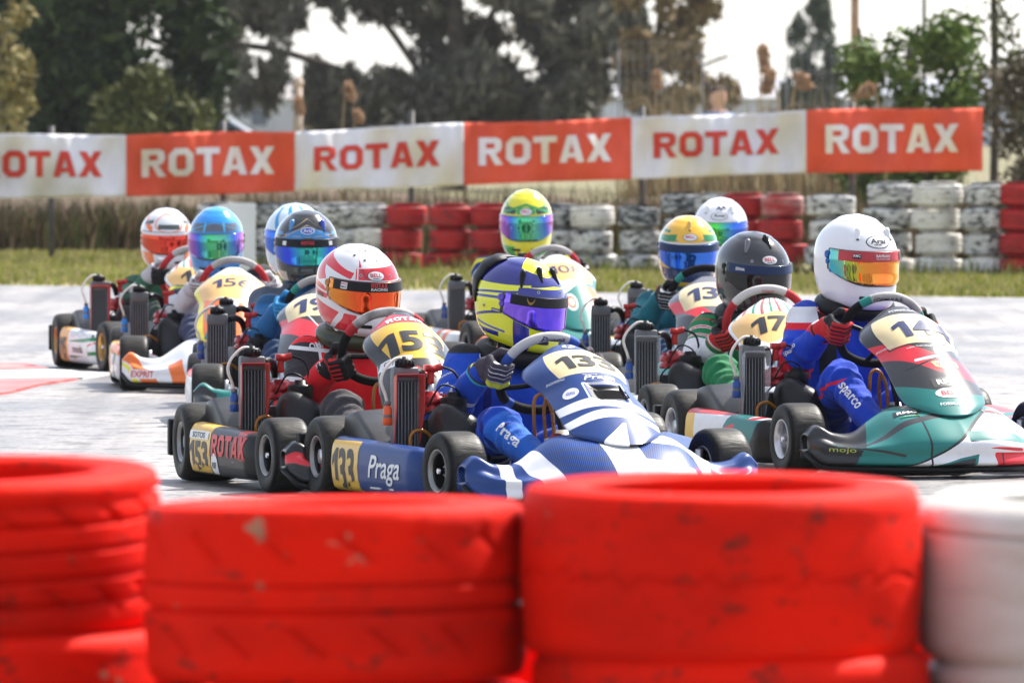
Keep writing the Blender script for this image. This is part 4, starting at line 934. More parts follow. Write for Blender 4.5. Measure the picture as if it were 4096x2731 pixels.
def steer_wheel(parent, ht, turn, top, band_, grip, dz=0., dx=0.):
    """returns rim frame: centre, and function angle -> point / tangent / radial; wheel lies in a tilted plane"""
    C0 = Vector((.095 + dx, 0, ht - .10 + dz)); tilt = R(60)
    upv = Vector((math.cos(tilt), 0, math.sin(tilt))); nrm = Vector((-math.sin(tilt), 0, math.cos(tilt))); lf = Vector((0, 1, 0))
    def pt(a, r=.155):                                       # a = 0 at top, positive to the driver's right
        a = a + turn; q = r * (1.0 if math.cos(a) > -.55 else 1 - .14 * (-math.cos(a) - .55) / .45)
        return C0 + upv * (q * math.cos(a)) - lf * (q * math.sin(a))
    n, m = 72, 12; V, F, I = [], [], []
    for i in range(n):
        a = 2 * math.pi * i / n; p = pt(a); t = (pt(a + .01) - pt(a - .01)).normalized(); rd = t.cross(nrm).normalized()
        for k in range(m): w = 2 * math.pi * k / m; V.append(p + (rd * math.cos(w) + nrm * math.sin(w)) * .0165)
    for i in range(n):
        d = abs(((360 * (i + .5) / n + 180) % 360) - 180)
        mi = 0 if d < 42 else 1 if d < 54 else 2 if d < 112 else 1 if d < 120 else 2
        for k in range(m): F.append((i * m + k, i * m + (k + 1) % m, ((i + 1) % n) * m + (k + 1) % m, ((i + 1) % n) * m + k)); I.append(mi)
    me = mesh_of('steering_wheel', V, F, [top, band_, grip], True, I); sw = obj('steering_wheel', me, parent)
    sw_b = bvh_of(me)
    b = MB(); hub = C0 - nrm * .03
    for a in (R(90), R(-90), R(180)): b.tube([hub, (hub + pt(a, .145)) / 2 - nrm * .01, pt(a, .15)], .009, 8)
    b.lathe([(0, .015), (.03, .015), (.034, 0), (.03, -.015), (0, -.015)], 16, 'x', hub)
    b.tube([hub, (.14, 0, ht - .15), (.36, 0, .12)], .010, 8, sub=1)
    obj('steering_spoke', b.mesh('steering_spoke', [BLK]), sw)
    return C0, pt, nrm, sw, sw_b, upv

def copy_part(name, key, parent): return obj(name, SH[key], parent)

def make_kart(k):
    th = R(k['th']); s = (k['cap'][1] - YH) / .79; d = FPX / s
    capw = Vector(((k['cap'][0] - 2048) / s, d, 0)); phi = th - R(90)
    Rm = Matrix.Rotation(phi, 4, 'Z'); org = capw - Rm @ Vector((-.02, -.46, 0)); 
    MW = Matrix.Translation(org) @ Rm
    kt = empty('racing_kart', MW); tag(kt, k['label'], 'kart', 'karts racing in a pack'); k['MW'] = MW
    ht = k.get('ht', .585)
    for nm, key in (('chassis_frame', 'frame'), ('rear_axle', 'rear_axle'), ('nose_bar', 'bumper_bar'), ('floor_tray', 'floor_tray'), ('stub_axle', 'kingpin'), ('fuel_tank', 'fuel_tank'), ('fuel_line', 'tank_hose'), ('engine_guard', 'guard'), ('rear_bumper', 'rear_bumper')):
        copy_part(nm, key, kt)
    st = copy_part('seat', 'seat', kt); md = st.modifiers.new('t', 'SOLIDIFY'); md.thickness = .006; md.offset = 0
    rad = copy_part('radiator', 'radiator_core', kt)
    for nm, key in (('cooling_tubes', 'radiator_tubes'), ('radiator_frame', 'radiator_frame'), ('header_tank', 'tank'), ('filler_cap', 'cap'), ('overflow_hose', 'overflow_hose'), ('overflow_bottle', 'bottle_' + k.get('bottle', 'blue'))): copy_part(nm, key, rad)
    if k.get('duct'):
        o = copy_part('air_duct', 'duct_' + k['duct'], rad); md = o.modifiers.new('t', 'SOLIDIFY'); md.thickness = .003; md.offset = 0
    en = copy_part('engine', 'crankcase', kt)
    for nm, key in (('cylinder_head', 'head'), ('spark_plug', 'plug'), ('spark_plug_cap', 'plug_cap'), ('ignition_cable', 'cable'), ('carburettor_cap', 'carb'), ('carburettor', 'carb2'), ('water_hose', 'water_hose'), ('fuel_hose', 'fuel_hose'), ('intake_silencer', 'airbox')): copy_part(nm, key, en)
    rimk = k.get('rim', 'black')
    for fr, x, y, z, ky in (('front', .52, .462, .130, 'front'), ('rear', -.52, .515, .1395, 'rear')):
        for sd_ in (-1, 1):
            w = obj('wheel', WM[ky + rimk], kt, (x, sd_ * y, z), (0, 0, (math.pi if sd_ > 0 else 0) + (R(k.get('steer', 4)) if fr == 'front' else 0)))
            obj('tyre', WM[ky + 'tyre'], w); obj('hub', WM[ky + ('hub' if rimk == 'black' else 'hubs')], w)
            if fr == 'front': obj('axle_nut', WM[ky + 'nut'], w)
    # nose, front panel, pods
    uvn = np.stack([NU * .508, NQ * .45], -1); me = grid('nose_cone', NP, uv=uvn); nose = obj('nose_cone', me, kt)
    paint(me, 'nose_livery', k['nose'][0], [(c, f(NU, NQ)) for c, f in k['nose'][1]], .4, k.get('coat', .5), dirt=k.get('dirt', .18))
    md = nose.modifiers.new('t', 'SOLIDIFY'); md.thickness = .004; md.offset = -1
    b = MB(); b.tube([NP[i, 3] + (0, 0, -.012) for i in range(0, 141, 5)], .012, 8, sub=1); obj('nose_skid', b.mesh('nose_skid', [BLK]), nose)
    FP, FU, FV = fairing_surface(ht, fw=k.get('fw', 1.))
    if k.get('intake'):
        u0, u1, v0, v1, dep = k['intake']
        tu = np.stack(np.gradient(FP, axis=0)[:1], 0)[0]; tv = np.gradient(FP, axis=1); nm_ = np.cross(tu, tv); nm_ /= np.linalg.norm(nm_, axis=-1, keepdims=True)
        q = np.clip((FV - v0) / (v1 - v0), 0, 1); inside = np.clip(np.minimum(np.minimum(FU - u0, u1 - FU) * 8, np.minimum(FV - v0, v1 - FV) * 60), 0, 1)
        FP = FP - nm_ * (dep * inside * (.25 + .75 * q))[..., None]
    me = grid('front_panel', FP, uv=np.stack([FP[..., 1], FV * .75], -1)); fair = obj('front_panel', me, kt)
    paint(me, 'panel_livery', k['fair'][0], [(c, f(FU, FV)) for c, f in k['fair'][1]], .36, k.get('coat', .55), dirt=k.get('dirt', .1) * .6)
    md = fair.modifiers.new('t', 'SOLIDIFY'); md.thickness = .004; md.offset = -1
    def fpt(u, v, h=1e-2):
        i = int(round((u + 1) / 2 * 60)); j = int(round(v * 90)); p = Vector(FP[i, j])
        tx = (Vector(FP[min(i + 2, 60), j]) - Vector(FP[max(i - 2, 0), j])).normalized(); ty = (Vector(FP[i, min(j + 2, 90)]) - Vector(FP[i, max(j - 2, 0)])).normalized()
        return p, tx, ty
    fb_ = bvh_of(me); k['fair_put'] = (fpt, fb_, fair)
    pods = {}
    for sd_ in (-1, 1):
        pm_, pc = pod_mesh(sd_); po = obj('side_pod', pm_, kt)
        paint(pm_, 'pod_livery', k['pod'][0], [(c, f(pc[:, 0], pc[:, 2], np.abs(pc[:, 1]))) for c, f in k['pod'][1]], .42, .25, dirt=k.get('dirt', .18))
        pods[sd_] = (po, bvh_of(pm_))
    k['pods'] = pods; k['nose_put'] = (bvh_of(nose.data), nose); k['kt'] = kt
    k['wheel'] = steer_wheel(kt, ht, R(k.get('turn', 0)), *k.get('wheelm', (GREYS, SUEDE, SUEDE)), *k.get('wpos', (0, 0)))
    return kt
def on_panel(k, body, u, v, h, m, w=None, bold=.02, shear=0., plate=None, space=1.):
    fpt, fb_, fair = k['fair_put']; p, tx, ty = fpt(u, v)
    if plate: shape(plate[0], p, tx, ty, fb_, plate[1], fair, off=.0012, depth=.06, reach=.2)
    if body: word(body, p, tx, ty, h, fb_, m, fair, bold, shear, w, off=.0022, depth=.06, reach=.2, space=space)
def on_pod(k, body, x, z, h, m, w=None, bold=.02, shear=0., plate=None, name='lettering', off=0):
    po, bv = k['pods'][-1]
    if plate: shape(plate[0], (x, -.6, z), (1, 0, 0), (0, 0, 1), bv, plate[1], po, off=.0012 + off)
    if body: word(body, (x, -.6, z), (1, 0, 0), (0, 0, 1), h, bv, m, po, bold, shear, w, off=.0024 + off)
def on_nose(k, body, u, q, h, m, w=None, bold=.02, shear=0., plate=None, off=0, tilt=0.):
    bv, nose = k['nose_put']; i = int(round((u + 1) / 2 * 140)); j = int(round(q * 48)); p = Vector(NP[i, j])
    tx = (Vector(NP[min(i + 3, 140), j]) - Vector(NP[max(i - 3, 0), j])).normalized(); ty = (Vector(NP[i, min(j + 2, 48)]) - Vector(NP[i, max(j - 2, 0)])).normalized()
    nz = tx.cross(ty)
    if tilt: rot = Matrix.Rotation(tilt, 3, nz); tx = rot @ tx; ty = rot @ ty
    if plate: shape(plate[0], p, tx, ty, bv, plate[1], nose, off=.0012 + off, depth=.05, reach=.12)
    if body: word(body, p, tx, ty, h, bv, m, nose, bold, shear, w, off=.0024 + off, depth=.05, reach=.12)
# ------------------------------------------------------------------ helmet (axes: x forward, y left, z up; origin at the helmet centre)
HZ = [0, .04, .12, .25, .40, .55, .70, .82, .91, .97, 1.0]           # height fractions
HW = [.094, .108, .122, .131, .135, .135, .126, .104, .075, .043, 0]
HF = [.140, .165, .176, .172, .165, .160, .146, .118, .084, .047, 0]
HB = [.085, .108, .130, .150, .165, .170, .160, .132, .095, .053, 0]
HH = .305
_arc = None
def helm_pt(ph, t, off=0.):
    """ph: angle from the front (radians, + to the wearer's left); t: 0..1 along the profile from rim to crown"""
    t = np.asarray(t, float); ph = np.asarray(ph, float)
    z = helm_z(t); w = cr(z, HZ, HW); f = cr(z, HZ, HF); bk = cr(z, HZ, HB)
    w = np.maximum(w, 0); f = np.maximum(f, 0); bk = np.maximum(bk, 0)
    c, s = np.cos(ph), np.sin(ph); e = 2 / 2.25
    cx = np.sign(c) * np.abs(c) ** e; sx = np.sign(s) * np.abs(s) ** e
    x = np.where(c >= 0, f, bk) * cx; y = w * sx; zz = (z - .5) * HH
    # rim rises at the back and dips at the chin
    zz = zz + np.where(z < .25, (.25 - z) / .25 * (.03 * (1 - np.cos(ph)) / 2 - .012), 0)
    if off:
        n = np.stack([x / .17 ** 2, y / .135 ** 2, (z - .42) * HH / .15 ** 2], -1); n /= np.linalg.norm(n, axis=-1, keepdims=True) + 1e-9
        return np.stack([x, y, zz], -1) + n * off
    return np.stack([x, y, zz], -1)
_zz = np.linspace(0, 1, 400); _r = np.maximum(cr(_zz, HZ, HW), 0); _s = np.concatenate([[0], np.cumsum(np.hypot(np.diff(_r), np.diff(_zz * HH)))]); _s /= _s[-1]
def helm_z(t): return np.interp(t, _s, _zz)
def helm_t(z): return np.interp(z, _zz, _s)
VIS_LO = lambda ph: .265 + .155 * np.clip((np.abs(ph) - .35) / 1.1, 0, 1) ** 1.6
VIS_HI = lambda ph: .625 + .0 * ph
def iridescent(name, stops, rough=.06):
    """mirror-coated visor: the coating's colour changes across its width"""
    m, nt, b, L = nodes_mat(name); tc = _n(nt, 'ShaderNodeTexCoord'); sx = _n(nt, 'ShaderNodeSeparateXYZ'); L(tc.outputs['Object'], sx.inputs[0])
    no = _n(nt, 'ShaderNodeTexNoise'); no.inputs['Scale'].default_value = 9; L(tc.outputs['Object'], no.inputs[0])
    ad = _n(nt, 'ShaderNodeMath', operation='MULTIPLY_ADD'); ad.inputs[1].default_value = .05; L(no.outputs[0], ad.inputs[0]); L(sx.outputs[1], ad.inputs[2])
    mr = _n(nt, 'ShaderNodeMapRange'); mr.inputs[1].default_value = -.115; mr.inputs[2].default_value = .165; L(ad.outputs[0], mr.inputs[0])
    rp = _n(nt, 'ShaderNodeValToRGB'); els = rp.color_ramp.elements
    while len(els) < len(stops): els.new(.5)
    for i, (p, c) in enumerate(stops): els[i].position = p; els[i].color = (*c, 1)
    L(mr.outputs[0], rp.inputs[0]); L(rp.outputs[0], b.inputs['Base Color'])
    b.inputs['Metallic'].default_value = .85; b.inputs['Roughness'].default_value = rough; b.inputs['Coat Weight'].default_value = .5; b.inputs['Coat Roughness'].default_value = .03
    return m
def make_helmet(h, parent, M_local):
    nu, nv = 128, 84
    ph = np.linspace(-math.pi, math.pi, nu, endpoint=False); t = np.linspace(0, 1, nv) ** .96
    PH, T = np.meshgrid(ph, t, indexing='ij'); Z = helm_z(T)
    P = helm_pt(PH, T)
    me = grid('helmet', P, True, uv=np.stack([PH * .16, T * .4], -1)); D = np.degrees(PH)
    layers = [(c, f(D, Z)) for c, f in h['paint']]
    gask = AND(Z - VIS_LO(PH) + .018, VIS_HI(PH) + .012 - Z, math.radians(84) - np.abs(PH)); layers.append(((.012, .012, .013), gask))
    layers.append(((.012, .012, .013), .022 - Z))
    paint(me, 'helmet_paint', h['base'], layers, h.get('rough', .18), 1., dirt=.05)
    he = obj('helmet', me, parent); he.matrix_local = M_local
    if h.get('label'): he['label'] = h['label']
    bv = bvh_of(me)
    # dark lining under the rim
    b = MB(); b.add([tuple(p) for p in helm_pt(ph[::4], np.full(32, .0)) * (.97, .97, 1)] + [tuple(p) for p in helm_pt(ph[::4], np.full(32, .0)) * (.6, .6, 1) + (0, 0, .03)], [(i, (i + 1) % 32, 32 + (i + 1) % 32, 32 + i) for i in range(32)]); obj('lining', b.mesh('lining', [SUEDE]), he)
    split = h.get('split', .515)
    def vis(name, lo, hi, m, off, rng_=78):
        a = np.radians(np.linspace(-rng_, rng_, 60)); q = np.linspace(0, 1, 16); A, Q = np.meshgrid(a, q, indexing='ij'); Zv = lo(A) + (hi(A) - lo(A)) * Q
        o = obj(name, grid(name, helm_pt(A, helm_t(Zv), off), mats=[m]), he); md = o.modifiers.new('t', 'SOLIDIFY'); md.thickness = .003; md.offset = 1; return o
    v = vis('visor', VIS_LO, lambda A: VIS_HI(A), h['visor'], .0035)
    if h.get('strip'):
        s_ = vis('sun_strip', lambda A: split + 0 * A, lambda A: VIS_HI(A) - .004, h['strip'], .0072, h.get('strip_w', 70))
    # visor pivots
    for sg in (-1, 1):
        for dz, r_, da in ((.56, .013, 84), (.49, .010, 82), (.40, .008, 76)):
            p = Vector(helm_pt(np.array(sg * R(da)), np.array(helm_t(dz)), .0035)); nn = Vector((p.x * .3, p.y, 0)).normalized(); rot = nn.to_track_quat('Z', 'Y').to_matrix()
            V = []; F = []
            for rr, hz in ((r_, -.004), (r_, .002), (r_ * .7, .0035), (r_ * .3, .001), (0.0005, .001)):
                for q in range(14): w = 6.283 * q / 14; V.append(p + rot @ Vector((rr * math.cos(w), rr * math.sin(w), hz)))
            for i in range(4):
                for q in range(14): F.append((i * 14 + q, i * 14 + (q + 1) % 14, (i + 1) * 14 + (q + 1) % 14, (i + 1) * 14 + q))
            obj('visor_pivot', MB().add(V, F).mesh('visor_pivot', [h.get('pivot', BLK)]), he)
    def frame(a, z, off=0.):
        a = R(a); p = Vector(helm_pt(np.array(a), np.array(helm_t(z)))); dx = Vector(helm_pt(np.array(a + .03), np.array(helm_t(z)))) - Vector(helm_pt(np.array(a - .03), np.array(helm_t(z))))
        dy = Vector(helm_pt(np.array(a), np.array(helm_t(min(z + .02, .99))))) - Vector(helm_pt(np.array(a), np.array(helm_t(z - .02)))); return p, dx.normalized(), dy.normalized()
    # chin vents
    for a in (-22, 22):
        p, x, y = frame(a, .135); shape(rrect(.052, .013, .005), p, x, y, bv, INK, he, name='chin_vent', off=.001, depth=.05, reach=.12)
    for it in h.get('marks', ()):
        if it[0] == 'word':
            _, body, a, z, hh_, m, w, off = it; p, x, y = frame(a, z); word(body, p, x, y, hh_, bv, m, he, .02, 0, w, off=off, depth=.05, reach=.12, lim=.01)
        else:
            _, pts, a, z, m, off = it; p, x, y = frame(a, z); shape(pts, p, x, y, bv, m, he, off=off, depth=.05, reach=.12, lim=.012)
    for a, z in h.get('holes', ()):
        p, x, y = frame(a, z); shape(oval(.011, .011, 10), p, x, y, bv, SIL, he, name='vent_ring', off=.0008, depth=.05, reach=.12); shape(oval(.0075, .0075, 10), p, x, y, bv, INK, he, name='vent_hole', off=.0014, depth=.05, reach=.12)
    for a, z, ln, m in h.get('scoops', ()):
        p, x, y = frame(a, z); n = x.cross(y)
        b = MB(); b.tube([p - y * ln * .55 - n * .002, p - n * .001, p + y * ln * .4 + n * .006, p + y * ln * .6 + n * .002], [.003, .010, .011, .004], 10); obj('air_scoop', b.mesh('air_scoop', [m]), he)
        if m is not BLK: shape(oval(.011, .008, 10), p - y * (ln * .5), x, y, bv, INK, he, name='vent_hole', off=.004, depth=.05, reach=.12)
    if h.get('spoiler'):
        Ps = []
        for a in np.radians(np.linspace(128, 232, 26)):
            row = []
            for z, o_ in ((.42, .0), (.52, .010), (.66, .024), (.80, .032), (.88, .026), (.95, .0)): row.append(helm_pt(np.array(a), np.array(helm_t(z)), .001 + o_ * max(0, math.cos((a - math.pi) / R(54) * math.pi / 2)) ** .7))
            Ps.append(row)
        o = obj('rear_spoiler', grid('rear_spoiler', np.array(Ps), mats=[h['spoiler']]), he); md = o.modifiers.new('t', 'SOLIDIFY'); md.thickness = .004; md.offset = 1
    return he

# ------------------------------------------------------------------ driver
def make_driver(k, dr):
    MW = k['MW']; kt = k['kt']; inv = MW.inverted()
    # head position from the picture, at the head's own distance (seat position in the kart)
    d0 = (MW @ Vector((-.34, 0, .6))).y
    hw = at2(dr['head'][0], dr['head'][1], d0); Hc = inv @ hw
    kz = dr.get('knee', .28)
    C0, pt, nrm = k['wheel'][:3]
    neck = Vector((Hc.x - .035, Hc.y * .92, Hc.z - .205)); pel = Vector((-.37, 0, .13)); lean = Vector((0, Hc.y, 0))
    up = (neck - pel).normalized(); chest = neck - up * .12 + Vector((.01, 0, 0)); wid = dr.get('sh', .175)
    caps = []; side = Vector((0, 1, 0)) - up * up.y; side.normalize()
    for s in (-1, 1):
        caps += [(pel + side * s * .07, .105, chest + side * s * .075, .105), (chest + side * s * .07, .10, neck + side * s * wid - up * .035, .062)]
    caps += [(neck, .068, Hc + Vector((-.02, 0, -.06)), .07), (pel, .12, pel + up * .2, .125)]
    bones = {}
    gl = []
    for s, nm in ((-1, 'R'), (1, 'L')):
        sh = neck + side * s * wid - up * .045
        ga = R(dr.get('grip', 90)) * (-s) - R(k.get('turn', 0)); g = pt(ga); tng = (pt(ga + .02 * (-s)) - pt(ga)).normalized(); rd = (g - C0).normalized()
        wr = g + rd * .030 + nrm * .075 - tng * -.0
        wr = g + rd * .034 + nrm * .066 + tng * .030
        v = wr - sh; dist = min(v.length, .535); a = .285; f_ = .265
        cosA = max(-1, min(1, (a * a + dist * dist - f_ * f_) / (2 * a * dist))); pole = Vector((-.12, s * (.50 if s < 0 else .22), -.85)); pole = (pole - v.normalized() * pole.dot(v.normalized())).normalized()
        el = sh + v.normalized() * a * cosA + pole * a * math.sqrt(max(0, 1 - cosA * cosA))
        caps += [(sh, .072, el, .060), (el, .060, wr - (wr - el).normalized() * .03, .046)]
        bones['sh' + nm], bones['el' + nm], bones['wr' + nm] = sh, el, wr
        hip = pel + Vector((.03, s * .085, -.02)); kn = Vector((.20, s * dr.get('kspread', .185), kz)); an = Vector((.55, s * .14, .125))
        caps += [(hip, .095, kn, .066), (kn, .063, an, .042)]
        bones['hip' + nm], bones['kn' + nm], bones['an' + nm] = hip, kn, an
        gl.append((s, g, tng, rd, wr, el))
    ph0 = random.uniform(0, 6)
    def folds(P):
        Q = P; out = np.zeros(len(Q))
        for a_, b_, c_ in (('shR', 'elR', 'wrR'), ('shL', 'elL', 'wrL'), ('hipR', 'knR', 'anR'), ('hipL', 'knL', 'anL')):
            for p_, q_, w0 in ((a_, b_, 1), (b_, c_, 0)):
                A, B = np.array(bones[p_]), np.array(bones[q_]); t, dd = seg(Q, A, B); ln = np.linalg.norm(B - A)
                wgt = np.exp(-((t - (.95 if w0 else .15)) / .3) ** 2) * np.clip((.11 - dd) / .03, 0, 1)
                ax = (B - A) / ln; u_ = np.cross(ax, (0.3, .5, .8)); ang = (Q @ u_) * 26
                out += wgt * (.011 if a_[0] == 's' else .006) * np.sin(t * ln / .05 * 6.283 + ang + ph0)
        out += .0045 * np.sin(Q[:, 0] * 47 + 3 * np.sin(Q[:, 1] * 19)) * np.sin(Q[:, 2] * 38 + Q[:, 1] * 21 + ph0)
        return out
    me = sdf_mesh('person', caps, .0095, .035, folds, 2)
    P = coords(me); B = bones
    def limb(a, b): return seg(P, B[a], B[b])
    ctx = dict(P=P, limb=limb, B=B, neck=np.array(neck), chest=np.array(chest), up=np.array(up))
    base, lays = dr['suit'](ctx)
    lays = list(lays) + [(dr.get('collar', (.015, .015, .017)), P[:, 2] - (neck.z + .028))]
    paint(me, 'race_suit', base, lays, .82, 0, .9, 24, dirt=.12, sheen=.1)
    body = obj('person', me); body.matrix_world = MW; tag(body, dr['label'], 'person', 'kart drivers')
    k['bv_body'] = bvh_of(me); k['bones'] = bones; k['body'] = body
    # gloves
    gm, gm2 = dr['glove']
    for s, g, tng, rd, wr, el in gl:
        caps = []; tdir = tng * 1.18; rd = rd * 1.18; nr = nrm * 1.18                                            # along the rim, towards the bottom of the wheel
        for q in range(4):
            o_ = g - tdir * (.030 - .0195 * q); L_ = (1.0, 1.06, 1.0, .86)[q]
            a0 = o_ + rd * .036 + nr * .022; a1 = o_ + rd * .034 * L_ - nr * .020 * L_; a2 = o_ + rd * .006 - nr * .030 * L_; a3 = o_ - rd * .021 - nr * .012
            caps += [(a0, 0.0147, a1, 0.0136), (a1, 0.0136, a2, 0.0129), (a2, 0.0124, a3, 0.0108)]
        pc_ = g + rd * .036 + nr * .024
        for q in (-1, 0, 1): caps.append((pc_ - tdir * (.018 * q - .002), 0.0190, wr - tdir * (.014 * q) + rd * .004, 0.0264))
        caps += [(wr - tdir * .022, 0.0172, g - tdir * .052 + rd * .006 + nr * .026, 0.0144), (g - tdir * .052 + rd * .006 + nr * .026, 0.0144, g - tdir * .060 - rd * .016 + nr * .008, 0.0124)]
        caps += [(wr, 0.036, wr + (el - wr).normalized() * .03, 0.047)]
        mg = sdf_mesh('glove', caps, .0042, .006, None, 1); Pg = coords(mg)
        tt = (Pg - np.array(g)) @ np.array(tdir); nn = (Pg - np.array(g)) @ np.array(nrm); rr_ = (Pg - np.array(g)) @ np.array(rd); tw, _ = seg(Pg, wr, el)
        paint(mg, 'glove_cloth', gm, [(c, f(tt, nn, rr_, tw)) for c, f in gm2], .75, 0, .3, 200, dirt=.15)
        obj('glove', mg, body)
    # shoes
    for s, nm in ((-1, 'R'), (1, 'L')):
        a_ = bones['an' + nm]; ms = sdf_mesh('shoe', [(a_ + Vector((-.005, 0, -.02)), .04, a_ + Vector((.01, 0, .03)), .038), (a_ + Vector((.0, 0, -.035)), .035, a_ + Vector((.05, 0, .05)), .036), (a_ + Vector((.05, 0, .05)), .036, a_ + Vector((.065, 0, .10)), .03)], .008, .02)
        Ps = coords(ms); paint(ms, 'shoe_cloth', dr.get('shoe', (.03, .03, .032)), [((.01, .01, .01), Ps[:, 0] - Ps[:, 2] * .55 - (a_.x - a_.z * .55 + .035))], .6, 0, dirt=.1); obj('shoe', ms, body)
    if dr.get('brace'):
        b = MB(); ring = []
        for q in range(25):
            a_ = R(-150 + 300 * q / 24); ring.append(neck + Vector((.025 + .105 * math.cos(a_), .125 * math.sin(a_), .035 - .03 * math.cos(a_))))
        b.tube(ring, [.022, .03, .034, .03, .022], 10, sub=1); obj('neck_brace', b.mesh('neck_brace', [dr['brace']]), body)
    # helmet
    ψ = R(dr['yaw']); fwd = Vector((math.sin(ψ), -math.cos(ψ), 0)); rotz = math.atan2(fwd.y, fwd.x)
    sc = dr.get('hs', 1.)
    HW_ = Matrix.Translation(hw) @ Matrix.Rotation(rotz, 4, 'Z') @ Matrix.Rotation(R(dr.get('pitch', 7)), 4, 'Y') @ Matrix.Rotation(R(dr.get('roll', 0)), 4, 'X') @ Matrix.Diagonal((sc, sc, sc * dr.get('hz', 1.), 1))
    make_helmet(dr['helmet'], body, inv @ HW_)
    return body
def on_body(k, body, px, up_, right, h, m, w=None, bold=.02, shear=0., plate=None, off=.0015):
    """lettering on the suit: px is a point near the cloth, right/up_ the reading directions"""
    o, x, y = Vector(px), Vector(right), Vector(up_)
    if plate: shape(plate[0], o, x, y, k['bv_body'], plate[1], k['body'], depth=.08, reach=.16, off=off)
    if body: word(body, o, x, y, h, k['bv_body'], m, k['body'], bold, shear, w, depth=.08, reach=.16, off=off + .001, lim=.01)
# ------------------------------------------------------------------ the karts, their liveries and drivers
CB = ('carbon', (.005, .005, .006), (.036, .036, .040)); CBL = ('carbon', (.004, .010, .035), (.010, .070, .33))
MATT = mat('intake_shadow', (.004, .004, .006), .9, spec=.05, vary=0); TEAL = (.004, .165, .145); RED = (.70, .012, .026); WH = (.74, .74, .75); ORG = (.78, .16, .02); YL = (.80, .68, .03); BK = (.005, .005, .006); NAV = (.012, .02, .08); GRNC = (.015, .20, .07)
GR = (.10, .10, .11)
def suede(n, c): return mat(n, c, .8, vary=.1, vscale=20)
redS, bluS, teaS = suede('red_suede', (.45, .012, .02)), suede('blue_suede', (.02, .08, .38)), suede('teal_suede', (.02, .25, .20))
fa = lambda c, f: (c, f)
def plate(u0, u1, v0, v1, bow=.05): return lambda U, V: AND(band(U, u0, u1), band(V + bow * U**2, v0, v1))
KS = {}
# shared formula-style fairing with red sweep over carbon
def sweep_fair(v0=.33, v1=.53, stripe=True, teal=True):
    L = []
    if teal: L.append((TEAL, lambda U, V: .20 - .03 * U - V))
    L += [(RED, lambda U, V: band(V + .10 * U - .06 * np.abs(U), v0, v1)), (WH, lambda U, V: AND(band(V + .10 * U - .3 * np.abs(U - .25), v0 + .11, v0 + .13), U + .35)), (WH, lambda U, V: AND(band(V + .10 * U, v1 + .0, v1 + .012), U - .1))]
    L.append((CRMc, plate(-.80, .82, .62, .90, .02)))
    return (CB, L)
CRMc = (.72, .58, .31)
OTKn = [((.02, .20, .09), lambda U, Q: AND(.035 - np.abs(((U * 7 + Q * 9) % 1) - .5) * .5, .62 - np.abs(U))), (RED, lambda U, Q: AND(.03 - np.abs(((U * 5 - Q * 6 + .3) % 1) - .5) * .5, .5 - np.abs(U))), (GRNC, lambda U, Q: band(np.abs(U), .55, .62))]
EXn = [(ORG, lambda U, Q: band(U + .35 * Q, -.78, -.62)), (YL, lambda U, Q: band(U + .35 * Q, -.86, -.80)), (ORG, lambda U, Q: AND(band(U + .15 * Q, -.5, -.36), .45 - Q)), (TEAL, lambda U, Q: AND(band(U - .2 * Q, -.36, -.05), .62 - Q)), (YL, lambda U, Q: band(U - .2 * Q, -.41, -.36)), (ORG, lambda U, Q: band(U - .3 * Q, .3, .46)), (TEAL, lambda U, Q: band(U - .3 * Q, .5, .8))]
EXf = (WH, [(ORG, lambda U, V: AND(-.30 - U + .5 * (V - .3), .62 - V)), (YL, lambda U, V: band(U + .15 * (V - .3), -1.1, -.80)), (TEAL, lambda U, V: AND(band(U - 1.2 * (V - .25), -.55, -.2), .6 - V, V - .05)), (WH, lambda U, V: AND(.06 - np.abs(U - .9 * (V - .2) + .25), .6 - V)), (ORG, lambda U, V: AND(U - .15 - .5 * (V - .3), .5 - V)), (TEAL, lambda U, V: AND(U - .62, .42 - V)),
            ((.80, .47, .15), lambda U, V: AND(band(V - .05 * U**2 + .03 * np.abs(np.sin(U * 8)), .56, .90), .88 - np.abs(U)))])
OTKf = (WH, [((.02, .22, .10), lambda U, V: AND(.16 - np.abs(((U * 5) % 1) - .5), V - .2)), (RED, lambda U, V: AND(.06 - np.abs(((U * 2.5 + .3) % 1) - .5), V - .1)), (WH, lambda U, V: .30 - np.abs(V - .35) - .25 * np.abs(U)),
             ((.80, .47, .15), lambda U, V: AND(band(V - .06 * U**2 + .05 * np.abs(np.sin(U * 5)), .54, .84), .95 - np.abs(U)))])
ydiv = ((.72, .42, .03))
def pod(base, rear, rearx=-.10, extra=()): return (base, [(rear, lambda x, z, y: rearx - .0 - x)] + list(extra))
KS['A'] = dict(cap=(395, 1096), th=11, steer=6, rim='gold', ht=.59, bottle='azure', wheelm=(GREYS, redS, redS), nose=(WH, OTKn), fair=OTKf, pod=pod(WH, (.72, .34, .03), -.13, [(GRNC, lambda x, z, y: AND(band(z - .06 * x, .135, .155), x + .1)), (RED, lambda x, z, y: AND(band(z - .25 * x, .055, .068), x + .02)), (GRNC, lambda x, z, y: AND(band(z - .05 * x, .065, .085), x + .1)), ((.10, .10, .1), lambda x, z, y: AND(.02 - np.abs(((x * 26 + z * 30) % 1) - .5) * .1, z - .165, x + .1))]),
    duct='red', label='white and green kart with gold wheels at the far left')
KS['B'] = dict(cap=(557, 1138), th=0, steer=3, rim='black', ht=.578, bottle='azure', wheelm=(GREYS, redS, redS), nose=(WH, EXn), fair=EXf, pod=pod(WH, (.72, .40, .05), -.12, [(ORG, lambda x, z, y: AND(z - .16, x + .1)), (TEAL, lambda x, z, y: AND(band(x - z, -.05, .1), .17 - z))]),
    label='white, orange and teal kart numbered 156')
